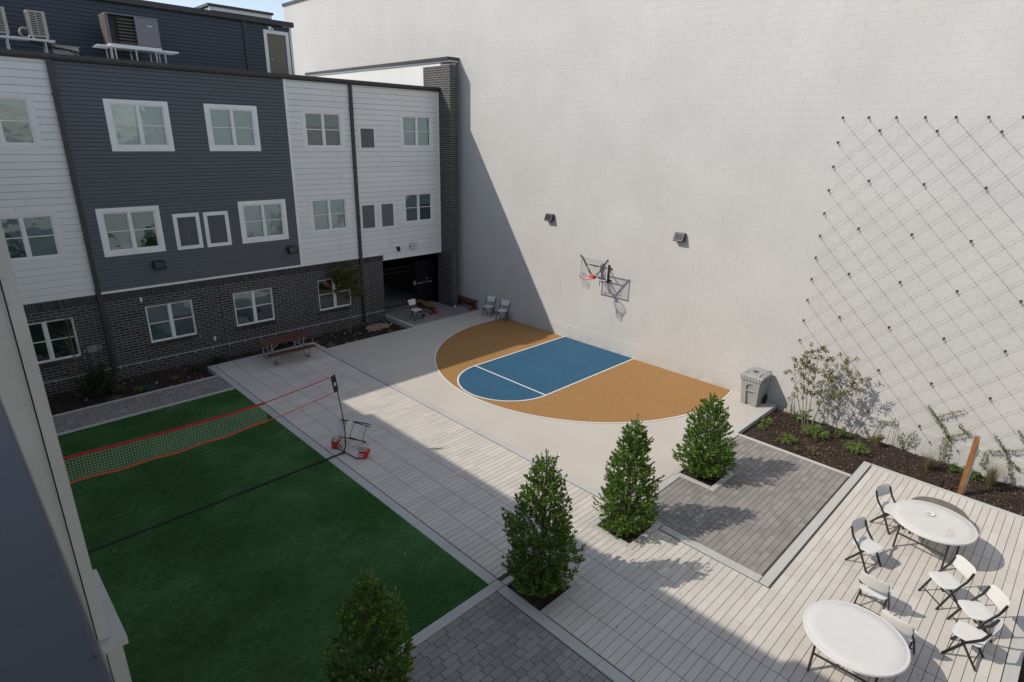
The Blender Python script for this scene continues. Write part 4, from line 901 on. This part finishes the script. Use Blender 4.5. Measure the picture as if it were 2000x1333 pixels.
# measured: top tape 2.06 at x 1, 2.00 at 2.8, 1.99 at 4.5, 2.19 at the post; bottom tape 1.57, 1.50, 1.58, 1.77
def interp(x, P):
    for (a, za), (b, zb) in zip(P, P[1:]):
        if x <= b: t = (x-a)/(b-a); t = t*t*(3-2*t)*.35+t*.65; return za+(zb-za)*t
    return P[-1][1]
TP = [(-.9, 2.17), (0, 2.10), (1, 2.055), (2, 2.015), (2.8, 1.995), (3.7, 1.985), (4.5, 2.0), (5.4, 2.08), (6.33, 2.19)]
BP = [(-.9, 1.75), (0, 1.63), (1, 1.55), (1.75, 1.51), (2.7, 1.49), (3.6, 1.50), (4.6, 1.555), (5.5, 1.64), (6.38, 1.77)]
zt = lambda x: interp(x, TP)
zb_ = lambda x: interp(x, BP)+.012*math.sin(x*6.3)*(1 if x < 4.6 else 0)
XE = 4.62
def ribbon(z_of, h, x0, x1, n, up_=0.):
    m_ = MB(); vs = []
    for i in range(n+1):
        x = x0+(x1-x0)*i/n; z = z_of(x)+up_
        vs += [(x, NY-.006, z-h/2), (x, NY-.006, z+h/2), (x, NY+.006, z+h/2), (x, NY+.006, z-h/2)]
    m_.add(vs, [(4*i+j, 4*i+(j+1) % 4, 4*i+4+(j+1) % 4, 4*i+4+j) for i in range(n) for j in range(4)]); return m_
ribbon(zt, .05, -.82, XE, 60).build('top_tape', plain('red_tape', (.50, .018, .022), .55, .1, 20), nt_); ribbon(zb_, .034, -.82, XE, 60).build('bottom_tape', 'orange', nt_)
ribbon(zt, .02, XE, 6.22, 20).build('top_cord', plain('red_cord', (.50, .03, .03), .55), nt_); ribbon(zb_, .016, XE, 6.36, 20).build('bottom_cord', 'orange', nt_)
nm_ = MB(); dx = .052; nv = 9
def npt(x, j): return (x, NY, zt(x)+(zb_(x)-zt(x))*j/nv)
n = int((XE+.8)/dx); r_ = .0036
def cord(a, b):
    o_ = len(nm_.v)
    for p in (a, b): nm_.v += [(p[0]-r_, p[1], p[2]-r_), (p[0]+r_, p[1]-r_, p[2]), (p[0]+r_*.6, p[1]+r_, p[2]+r_)]
    nm_.f += [(o_, o_+1, o_+4, o_+3), (o_+1, o_+2, o_+5, o_+4), (o_+2, o_, o_+3, o_+5)]
for i in range(n+1):
    x = -.8+i*dx
    cord(npt(x, 0), npt(x, nv))
    if i < n:
        for j in range(1, nv): cord(npt(x, j), npt(x+dx, j))
nm_.build('mesh', plain('pale_green_cord', (.36, .48, .30), .8), nt_)
m_ = MB(); m_.add([(6.23, NY-.012, 2.18), (6.345, NY-.012, 2.22), (6.40, NY-.012, 1.77), (6.29, NY-.012, 1.745), (6.23, NY+.012, 2.18), (6.345, NY+.012, 2.22), (6.40, NY+.012, 1.77), (6.29, NY+.012, 1.745)], [(3, 2, 1, 0), (4, 5, 6, 7), (0, 1, 5, 4), (1, 2, 6, 5), (2, 3, 7, 6), (3, 0, 4, 7)]); fl_ = m_.build('end_flag', 'black', nt_)
m_ = MB(); cx, cz = 6.318, 1.97
for i in range(12):
    a0, a1 = i*math.pi/6, (i+.72)*math.pi/6
    pa = [(cx+r*math.cos(a)*.75, NY-.014, cz+r*math.sin(a)*1.35) for a in (a0, a1) for r in (.022, .040)]
    m_.add([pa[0], pa[1], pa[3], pa[2]], [(0, 1, 2, 3)])
m_.box(cx-.012, cx+.012, NY-.0155, NY-.0142, cz-.02, cz+.02)
m_.build('emblem', 'sign', fl_, off=nt_['_w'])
# ball bags at the foot of the post
def bag(x, y, rz, label, lean):
    t = thing('ball_bag', label, 'bag', (x, y, .012), rz, local=True, group='red and clear bags beside the net post')
    def blob(s0, s1, k0, k1, sz, sd_):
        random.seed(sd_); vs = []; n = 12; L = 7
        for j in range(L):
            v = j/(L-1); zz = v*sz; r = s0+(s1-s0)*v
            for i in range(n):
                a = 2*math.pi*i/n; c_, s_ = math.cos(a), math.sin(a); p = 3.5; q = (abs(c_)**p+abs(s_)**p)**(-1/p)
                w = r*(1+U(-.07, .07)); vs.append((c_*q*w*k0+lean*zz, s_*q*w*k1, zz+U(-.008, .008)*(0 < j < L-1)))
        fs = [(j*n+i, j*n+(i+1) % n, (j+1)*n+(i+1) % n, (j+1)*n+i) for j in range(L-1) for i in range(n)]+[tuple(range(n-1, -1, -1)), tuple((L-1)*n+i for i in range(n))]
        return MB().add(vs, fs)
    b = blob(.10, .12, 1.15, .8, .21, 3).build('red_bag', 'red', t, True)
    m_ = blob(.112, .09, 1.1, .78, .13, 5); m_.v = [(a, b_, c_+.205) for a, b_, c_ in m_.v]; m_.build('clear_top', 'bagclear', t, True)
    m_ = MB(); m_.box(-.05, .05, -.105, -.101, .06, .15); m_.build('label_panel', 'sign', t)
    m_ = MB(); m_.box(-.035, .035, -.108, -.1055, .09, .12); m_.build('label_print', 'redpaint', t)
k = NT('clear_film'); M['bagclear'] = k.fin((.55, .52, .50), .25)
k.b.inputs['Alpha'].default_value = .75
bag(6.44, 12.78, R(20), 'red and clear bag standing behind the net post by the tipped chair', .0)
b2 = bag(6.66, 11.86, R(-50), 'red and white bag slumped on the walkway in front of the net post', .35)

# ============================================================ WALL CABLE TRELLIS
tr_ = thing('cable_trellis', 'diamond trellis of thin steel cables on standoffs across the white wall', 'trellis', (WX, 1, 4.4))
M['cable'] = plain('cable_steel', (.16, .16, .155), .5, .1, 20, metal=.3)
YL, ZTp, ZBt, ST = 5.64, 8.43, .36, .6175; CX = WX-.06; YR = YL-22*ST
anch = [(YL, ZTp-i*.6205) for i in range(14)] + [(YL-i*ST, ZTp) for i in range(1, 13)] + [(YL-i*ST, ZBt-.02) for i in range(5, 13)]
for i in range(6):
    for j in range(7):
        y, z = YL-ST*(1.5+2*i), ZTp-.31-1.24*j
        if z > .5: anch.append((y, z))
for y, z in anch:
    sm = MB(); sm.tube([(WX-.002, y, z), (CX-.014, y, z)], .010, 6); sm.tube([(WX-.008, y, z), (WX-.001, y, z)], .03, 8); sm.tube([(CX-.016, y, z+.012), (CX-.014, y-.008, z-.05)], .010, 6)
    sm.build('standoff', 'dkgrey', tr_)
yb, zt_, zb2 = YL-12*ST, ZTp, ZTp-13*.6205
c0 = []
ds = []
for k_ in range(-13, 12):     # falling to the right: y decreases as z decreases
    y0, z0 = (YL-k_*ST, zt_) if k_ >= 0 else (YL, zt_+k_*.6205)
    n = min((z0-zb2)/.6205, (y0-yb)/ST)
    if n > .3: ds.append(((CX, y0, z0-.03), (CX, y0-n*ST, z0-n*.6205-.03)))
for k_ in range(-13, 12):     # rising to the right
    y0, z0 = (YL-k_*ST, zb2) if k_ >= 0 else (YL, zb2-k_*.6205)
    n = min((zt_-z0)/.6205, (y0-yb)/ST)
    if n > .3: ds.append(((CX-.006, y0, z0-.03), (CX-.006, y0-n*ST, z0+n*.6205-.03)))
for a, b in ds: MB().tube([a, b], .0025, 5).build('cable', 'cable', tr_)
sm = MB()
for i in range(0, 40):
    for j in range(0, 26):
        if (i+j) % 2: continue
        y, z = YL-i*ST/2, zt_-j*.31025-.03
        if y > yb: sm.obox((CX-.003, y, z), (.012, .015, .015), (R(45), 0, 0))
sm.build('cross_clamps', 'dkgrey', tr_)['kind'] = 'stuff'
zl = Vector((-.74, .60, .30)).normalized(); yl = Vector((-.42, -.72, .55)); yl = (yl-zl*yl.dot(zl)).normalized(); xl = yl.cross(zl)
FM = Matrix((xl, yl, zl)).transposed(); low = 9
for ch in [x for x in COL.objects if x.parent == FALL]:
    if ch.name.startswith('seat') and 'frame' not in ch.name: ch.rotation_euler = (R(52), 0, 0); ch.location = (0, .30, .155)
    lm = ch.matrix_basis; low = min(low, min((FM @ (lm @ v.co)).z for v in ch.data.vertices))
FALL.rotation_quaternion = FM.to_quaternion(); FALL.location = (7.14, 12.36, .006-low)

# ============================================================ TREES
def rv():
    while True:
        v = Vector((U(-1, 1), U(-1, 1), U(-1, 1)))
        if .05 < v.length < 1: return v.normalized()
def holly(x, y, h, r, label, seed, z0=-.05, lean=(0, 0), leader=.28, fat=1.):
    random.seed(seed)
    t = thing('holly_tree', label, 'tree', (x, y, z0), local=True, group='conical holly trees in square pits')
    ax = lambda v: Vector((lean[0]*v*h, lean[1]*v*h, v*h))
    T = MB(); T.tube([ax(v/8)+Vector((.012*math.sin(v*2), .012*math.cos(v*3), 0)) for v in range(9)], .034, 8, .006)
    tk = T.build('trunk', 'bark', t, True)
    lob = [(U(0, 6.28), U(0, 1), U(.62, 1.38)) for _ in range(34)]
    def rad(v, a):
        base = (min(1, max(.02, v-.015)/.17)**.62)*(1-v)**(.68/fat)*1.04
        if v > .82: base *= .85
        k_ = 1.
        for la, lv, lm in lob:
            d_ = ((math.cos(a-la)-1)**2*1.8+((v-lv)*8)**2); k_ += (lm-1)*math.exp(-d_*3)
        return r*base*k_
    L = MB(); B = MB()
    ns = 1050
    for i in range(ns):
        v = (1-math.sqrt(1-rnd()*.985))*1.02 if rnd() < .8 else rnd()**.8*.96
        v = min(.985, v*.97+.015); a = U(0, 6.283); f = rnd()**.38
        rr = rad(v, a)*f*1.02
        p = ax(v)+Vector((math.cos(a)*rr, math.sin(a)*rr, 0))
        outd = (Vector((math.cos(a), math.sin(a), U(.1, .95)+v*.9))+rv()*.35).normalized()
        if f > .55 and i % 3 == 0: B.tube([ax(max(0, v-.10))+Vector((math.cos(a)*.01, math.sin(a)*.01, 0)), p], .006, 4, .003)
        sl = U(.08, .23)*(1 if v < .85 else .8); nl = random.randint(8, 15); lk = U(.78, 1.2)
        for j in range(nl):
            u = (j+.6)/nl; q = p+outd*sl*(u-.35); sd_ = rv(); sd_ = (sd_-outd*sd_.dot(outd)).normalized()
            d_ = (sd_*(.95-.5*u)+outd*(.45+.6*u)).normalized(); l = U(.05, .074)*lk
            L.leaf(q, d_, outd+rv()*.9+Vector((0, 0, .3)), l, l*U(.55, .7))
    for s_ in range(random.choice((3, 4, 5))):      # leaders and stray shoots
        a = U(0, 6.28); v0 = U(.78, .93) if s_ else .93; p0 = ax(v0)+Vector((math.cos(a), math.sin(a), 0))*rad(v0, a)*(.5 if s_ else 0)
        ln_ = leader*(U(.5, .8) if s_ else 1); tip = p0+Vector((U(-.06, .06), U(-.06, .06), ln_)); B.tube([p0, tip], .006, 4, .002)
        for j in range(int(ln_*90)):
            u = rnd(); d_ = (rv()+Vector((0, 0, .6))).normalized(); l = U(.03, .05); L.leaf(p0.lerp(tip, u), d_, rv(), l, l*.45)
    B.build('limbs', 'bark', t); L.build('crown', 'holly', t)
    return t
holly(6.62, 5.70, 2.84, .66, 'tall shaded conical holly in the pit by the turf kerb', 11, leader=.22, fat=1.4)
holly(9.26, 5.68, 2.56, .63, 'sunlit conical holly in the square pit at the walkway edge, near the dark pavers', 22, leader=.30, fat=1.12)
holly(12.42, 5.56, 2.16, .64, 'shortest conical holly, at the edge of the dark square of pavers below the court', 33, leader=.20, fat=1.3)
holly(3.04, 5.45, 2.66, .60, 'darkest conical holly at the bottom edge, half in front of the turf', 44, leader=.28, fat=1.35)

def leafy_stem(L, B, pts, n, l, spread, rb=.006, top=.4, w=.5, r1=.002):
    pts = [Vector(p) for p in pts]; B.tube(pts, rb, 6, r1)
    for _ in range(n):
        u = top+(1-top)*rnd(); s_ = u*(len(pts)-1); i = min(int(s_), len(pts)-2); p = pts[i].lerp(pts[i+1], s_-i)
        d_ = (rv()+Vector((0, 0, .3))).normalized(); q = p+rv()*spread*rnd(); ll = l*U(.6, 1.25); L.leaf(q, d_, rv()+Vector((0, 0, 1)), ll, ll*w)
def curve_to(p0, p1, bend, n=7):
    p0, p1 = Vector(p0), Vector(p1); return [p0.lerp(p1, i/(n-1))+Vector(bend)*math.sin(math.pi*i/(n-1)) for i in range(n)]
# young tree by the brick
random.seed(5)
t = thing('young_tree', 'slender young tree with sparse olive leaves in front of the third brick window', 'tree', (11.78, 21.25, -.22), local=True)
B = MB(); L = MB(); top = Vector((.05, -.1, 2.9)); B.tube(curve_to((0, 0, 0), (.04, -.05, 1.9), (.02, 0, 0)), .024, 8, .016); B.tube([(.04, -.05, 1.9), tuple(top)], .014, 6, .004)
for i in range(34):
    z = U(1.3, 2.65); a = U(0, 6.28); l = U(.35, .78)*(1 if z < 2.2 else .7); p0 = Vector((.03, -.04, z)); p1 = p0+Vector((math.cos(a)*l, math.sin(a)*l*.8, l*U(.15, .7)))
    pts = curve_to(p0, p1, (0, 0, .05), 5)
    for q in range(3): 
        a2 = a+U(-.9, .9); m0 = pts[2+q % 2]; leafy_stem(L, B, [m0, m0+Vector((math.cos(a2)*.22, math.sin(a2)*.22, U(-.05, .2)))], 22, .08, .10, .003, .1, .62)
    leafy_stem(L, B, pts, 40, .08, .11, .006, .3, .62)
B.build('trunk', 'twig', t, True); L.build('crown', 'maple', t)
# dark shrub and bare twiggy tree at the left
random.seed(6)
t = thing('evergreen_shrub', 'dense dark green shrub in the bed at the foot of the left downspout', 'shrub', (2.75, 20.72, -.16), local=True)
B = MB(); L = MB()
for i in range(85):
    a = U(0, 6.28); l = U(.15, .62); z = U(.25, 1.35)*(1-l*.62); leafy_stem(L, B, curve_to((0, 0, .05), (math.cos(a)*l, math.sin(a)*l, z), (0, 0, .1), 5), 52, .075, .10, .006, .3, .42)
B.build('stems', 'bark', t); L.build('foliage', 'shrub', t)
t = thing('bare_tree', 'bare twiggy young tree in front of the leftmost brick window', 'tree', (2.35, 21.2, -.16), local=True)
B = MB(); B.tube(curve_to((0, 0, 0), (.1, 0, 2.9), (.04, 0, 0)), .022, 7, .006)
for i in range(46):
    z = U(.7, 2.7); a = U(0, 6.28); l = U(.3, .85)*(1.2-z/3.2); p0 = Vector((.04+.03*z, 0, z)); p1 = p0+Vector((math.cos(a)*l, math.sin(a)*l*.6, l*U(.4, 1.))); pts = curve_to(p0, p1, (0, 0, -.04), 5); B.tube(pts, .006, 5, .002)
    for q in range(3): m0 = pts[1+q]; B.tube([m0, m0+Vector((U(-.2, .2), U(-.15, .15), U(.05, .25)))], .003, 4, .001)
B.build('trunk', 'twig', t)
# big flowering shrub by the white wall
random.seed(9)
t = thing('multi_stem_shrub', 'tall airy shrub with bare stems and bronze green leaf clusters by the white wall', 'shrub', (16.95, 4.72, -.15), local=True)
B = MB(); L = MB()
stems = [((.05, .12, 0), (.10, .50, 2.15)), ((.0, .05, 0), (.10, .30, 2.3)), ((.0, .0, 0), (.15, .12, 2.42)), ((.05, -.05, 0), (.15, -.55, 2.2)), ((.05, -.12, 0), (.10, -.78, 1.95)), ((0, -.1, 0), (-.2, -.35, 2.05)), ((.1, .1, 0), (-.1, .62, 1.85)), ((.0, -.16, 0), (.25, -.98, 1.75))]
for a_, b_ in stems:
    pts = curve_to(a_, b_, (U(-.03, .03), U(-.05, .05), .03), 8); B.tube(pts, .015, 6, .004)
    for i in range(15):
        k_ = random.randint(3, 7); p0 = pts[min(k_, 7)]; p1 = p0+Vector((U(-.22, .22), U(-.30, .26), U(.06, .36))); leafy_stem(L, B, curve_to(p0, p1, (0, 0, .02), 4), 12, .06, .045, .003, .4, .62)
        q = Vector(p1)
        for _ in range(15 if k_ > 4 else 7): L.leaf(q+rv()*.05, (rv()+Vector((0, 0, -.2))).normalized(), rv(), U(.035, .065), U(.025, .04))
B.build('stems', 'twig', t, True); L.build('foliage', 'myrtle', t)
def vine(label, y, segs, seed, n=1.):
    random.seed(seed); t = thing('climbing_vine', label, 'climbing plant', (WX-.10, y, -.12), local=True); B = MB(); L = MB()
    for a_, b_ in segs:
        a_ = (0, a_[0]-y, a_[1]+.12); b_ = (0, b_[0]-y, b_[1]+.12); ln_ = (Vector(a_)-Vector(b_)).length
        pts = curve_to(a_, b_, (-.02, U(-.02, .02), 0), 6); leafy_stem(L, B, pts, int(170*ln_*n), .058, .045, .006, .0, .36)
        for i in range(int(14*ln_*n)):
            u = rnd(); p = Vector(a_).lerp(Vector(b_), u); B.tube([p, p+rv()*.08], .002, 4)
    B.build('stems', 'twig', t); L.build('foliage', 'vine', t)
vine('climbing vine with short leafy side arms left of the wooden post', 1.52, [((1.50, -.10), (1.58, .70)), ((1.52, .55), (1.80, .95)), ((1.75, .85), (2.18, 1.32)), ((1.58, .60), (1.15, .95)), ((1.95, 1.05), (1.45, 1.45)), ((1.45, 1.05), (1.20, .85)), ((1.60, -.1), (1.66, .6))], 1)
vine('climbing vine arching over the grass at the far right edge beyond the wooden post', .35, [((.05, -.15), (.28, .42)), ((.28, .42), (.42, .72)), ((.42, .72), (.72, 1.05)), ((.28, .5), (.08, .35)), ((.42, .72), (.02, .90)), ((.42, .72), (.78, .55)), ((.78, .55), (.80, .1)), ((.3, 1.30), (.02, .95))], 2)
vine('small climbing vine with two short shoots on the wall, nearer the tall shrub', 2.42, [((2.48, -.14), (2.42, .30)), ((2.42, .3), (2.30, .52)), ((2.52, -.1), (2.62, .3)), ((2.36, .1), (2.2, .32))], 3, .9)
vine('thin vine climbing the cables in the shadow of the tall shrub', 3.2, [((3.2, -.12), (3.15, .35)), ((3.15, .35), (3.05, .6)), ((3.1, .5), (2.75, .62)), ((3.3, -.1), (3.55, .3))], 4, .8)
vine('low vine at the foot of the first cable anchor next to the garbage cart', 5.4, [((5.45, -.1), (5.5, .22)), ((5.35, -.1), (5.2, .1)), ((5.3, -.1), (5.1, -.02))], 14, .8)
def clump(x, y, z, r, h, label, mat, n, seed, lf=.05, w=.35, cat='plant', nm='ground_plant', grp='low green plants in the mulch bed'):
    random.seed(seed); t = thing(nm, label, cat, (x, y, z), local=True, group=grp); B = MB(); L = MB()
    for i in range(n):
        a = U(0, 6.28); l = r*math.sqrt(rnd()); hh = h*(1-.5*(l/r)**2)*U(.6, 1.1); leafy_stem(L, B, curve_to((math.cos(a)*l*.2, math.sin(a)*l*.2, 0), (math.cos(a)*l, math.sin(a)*l, hh), (0, 0, h*.2), 5), 24, lf, lf*.8, .003, .25, w)
    B.build('stems', 'twig', t); L.build('foliage', mat, t)
def grass(x, y, z, r, h, label, n, seed, mat='dry'):
    random.seed(seed); t = thing('ornamental_grass', label, 'grass clump', (x, y, z), local=True); L = MB()
    for i in range(n):
        a = U(0, 6.28); l = r*U(.2, 1.1); hh = h*U(.55, 1.15); w = .004; s_ = Vector((-math.sin(a), math.cos(a), 0))*w
        ps = [Vector((math.cos(a)*l*.15, math.sin(a)*l*.15, 0)), Vector((math.cos(a)*l*.5, math.sin(a)*l*.5, hh*.7)), Vector((math.cos(a)*l, math.sin(a)*l, hh*U(.8, 1.05)))]
        o_ = len(L.v)
        for p in ps: L.v += [tuple(p-s_), tuple(p+s_)]; s_ = s_*.5
        L.f += [(o_, o_+1, o_+3, o_+2), (o_+2, o_+3, o_+5, o_+4)]
    L.build('blades', mat, t)
ZB_ = -.13
clump(16.75, 4.42, ZB_, .42, .34, 'largest feathery green plant at the foot of the tall shrub', 'fern', 60, 51)
clump(15.82, 4.80, ZB_, .27, .26, 'yellow green feathery plant near the front kerb of the bed', 'fern', 26, 52)
clump(16.70, 3.32, ZB_, .36, .30, 'round feathery green plant in the middle of the mulch bed', 'fern', 46, 53)
clump(16.55, 5.68, ZB_, .26, .18, 'loose green plant nearest the garbage cart corner of the bed', 'fern', 18, 54)
clump(16.1, 5.62, ZB_, .18, .14, 'small sparse green sprig beside the court end kerb', 'fern', 9, 55)
clump(15.75, 4.12, ZB_, .22, .16, 'pale thin green sprigs low at the centre front of the bed', 'dry', 12, 56)
clump(15.55, 4.48, ZB_, .08, .09, 'tiny bright green seedling by the front kerb of the bed', 'fern', 8, 57, .035)
clump(17.3, 3.85, ZB_, .24, .30, 'leafy bronze green plant against the wall behind the round feathery one', 'vine', 22, 58, .06)
clump(17.45, 3.0, ZB_, .20, .42, 'upright reddish green plant against the wall in the shrub shadow', 'myrtle', 16, 59, .055)
clump(17.55, .92, -.15, .24, .16, 'broad leaved green plant at the wall just right of the wooden post', 'vine', 20, 60, .07, .6)
clump(17.5, 5.1, ZB_, .25, .14, 'bright low green plant at the wall behind the tall shrub stems', 'vine', 16, 61, .055, .6)
clump(17.5, 1.25, -.15, .16, .2, 'green plant at the wall between the leafy vine and the post', 'vine', 12, 62, .06, .5)
grass(17.08, 1.75, -.15, .30, .46, 'dry ornamental grass clump left of the wooden post', 300, 71)
grass(17.32, .50, -.15, .32, .62, 'taller dry ornamental grass clump right of the wooden post', 300, 72)
random.seed(80)
t = thing('cabbage_plant', 'pale green broad leaved plant curling behind the tall shrub stems', 'plant', (17.3, 4.95, ZB_), local=True); L = MB(); B = MB()
for i in range(11):
    a = i*2.4; L.leaf((0, 0, U(.05, .42)), (math.cos(a), math.sin(a), U(.1, .9)), (0, 0, 1), U(.2, .32), U(.16, .24))
B.tube([(0, 0, 0), (0, 0, .42)], .014, 6); B.build('stem', 'twig', t); L.build('leaves', 'cabbage', t)
# left bed bits
clump(8.9, 21.45, -.2, .16, .28, 'small green plant against the brick behind the picnic table, left of its row', 'shrub', 9, 81, .07, .6)
clump(9.35, 21.5, -.2, .15, .28, 'small green plant against the brick behind the picnic table, right of its row', 'shrub', 9, 82, .07, .6)
clump(6.55, 21.3, -.2, .24, .34, 'green leafy plant in the narrow bed between picnic table and left bed', 'shrub', 16, 83, .07, .5)
clump(5.6, 20.9, -.16, .22, .2, 'low green plant by the raised corner of the pale walkway', 'shrub', 12, 84, .06, .5)
clump(3.75, 20.35, -.16, .10, .22, 'small bright green sprout beside the round valve lid', 'fern', 9, 85, .06, .5)
clump(3.3, 20.75, -.16, .2, .26, 'orange tinted small plant next to the dark shrub', 'myrtle', 14, 86, .05, .5)
grass(10.25, 20.05, -.2, .28, .2, 'dry grass tuft in the bed right of the picnic table', 220, 87)
grass(10.1, 20.75, -.2, .22, .16, 'straw coloured grass tuft behind the picnic table bench end', 160, 88)
grass(4.9, 20.6, -.16, .26, .14, 'straw coloured grass tuft in the left bed near the walkway corner', 160, 89)
grass(3.1, 20.02, -.16, .24, .16, 'straw coloured grass tuft at the path kerb in the left bed', 160, 90)
m_ = MB(); m_.lathe([(.26, 0), (.25, .05), (.16, .09), (.02, .10)], 28, (4.05, 20.55, -.15)); solo('valve_lid', m_, 'greenlid', 'dark green round valve lid in the left planting bed', 'lid', smooth=True)
for x, y, lab in ((8.55, 20.95, 'flat green round lid in the bed left of the table brace'), (9.05, 21.05, 'flat green round lid in the bed right of the table brace'), (9.75, 21.0, 'flat green round lid at the right end of the picnic table')):
    m_ = MB(); m_.lathe([(.15, 0), (.15, .03), (.02, .035)], 24, (x, y, -.19)); solo('valve_lid', m_, 'greenlid', lab, 'lid')
random.seed(91); m_ = MB()
for i in range(260):
    a = U(0, 6.28); q = math.sqrt(rnd())*.5; s_ = U(.025, .05); m_.obox((12.95+math.cos(a)*q*1.1, 21.0+math.sin(a)*q*.7, -.13+U(0, .08)), (s_*1.4, s_, s_*.7), (U(0, 3), U(0, 3), U(0, 3)))
struct('stone_pile', m_, 'stone', 'stuff', 'heap of small tan stones in the bed beside the entrance kerb')
m_ = MB()
for i in range(46):
    x, y = random.choice(((U(10, 13.8), U(19.9, 21.6)), (U(2, 5.8), U(19.9, 21.6)))); s_ = U(.03, .06); m_.obox((x, y, -.15), (s_*1.3, s_, s_*.8), (U(0, 3), U(0, 3), U(0, 3)))
struct('scattered_stones', m_, 'stone', 'stuff', 'pale stones scattered in the beds along the brick')
# wooden post with outlet
random.seed(3)
wp = thing('wooden_post', 'square cedar post with a weatherproof outlet standing in the mulch bed', 'post', (16.33, .93, -.15), local=True)
m_ = MB(); m_.slab(-.05, .05, -.05, .05, 0, 1.58, .006); m_.build('post', 'post', wp)
m_ = MB(); m_.box(.052, .12, -.10, -.02, 1.06, 1.22); m_.build('outlet_box', 'sign', wp)
m_ = MB(); m_.box(.125, .18, -.11, -.01, 1.05, 1.2); m_.build('clear_cover', 'bagclear', wp)
m_ = MB(); m_.tube([(.085, -.05, 1.06), (.085, -.05, .0)], .014, 8); m_.tube([(.062, -.075, 1.06), (.062, -.075, .0)], .008, 6); m_.build('conduit', 'sign', wp, True)
m_ = MB(); m_.box(.052, .10, -.06, .01, 1.36, 1.45); m_.tube([(.10, -.02, 1.40), (.14, -.04, 1.41)], .022, 8); m_.build('plug', 'yellow', wp)
m_ = MB(); m_.tube([(.08, -.03, 1.37), (.09, -.06, 1.28), (.08, -.06, 1.2)], .008, 6); m_.build('cord', 'rubber', wp)
m_ = MB(); m_.tube([(16.22, 1.32, -.15), (16.26, 1.28, .08)], .022, 6); m_.obox((16.27, 1.27, .1), (.08, .05, .05), (0, .4, .3)); solo('garden_spotlight', m_, 'black', 'small black garden spotlight at the bed edge left of the wooden post', 'lamp')
for i, (x, y, dz, lab) in enumerate(((17.75, 5.55, .62, 'thin bamboo stakes tied together beside the garbage cart shadow'), (17.7, 2.80, .75, 'pair of thin stakes leaning on the wall right of the shrub shadow'))):
    m_ = MB(); m_.tube([(x-.1, y+.06, -.14), (x+.03, y, dz)], .006, 5); m_.tube([(x-.08, y-.1, -.14), (x+.03, y, dz)], .006, 5); solo('plant_stakes', m_, 'benchworn', lab, 'stakes')
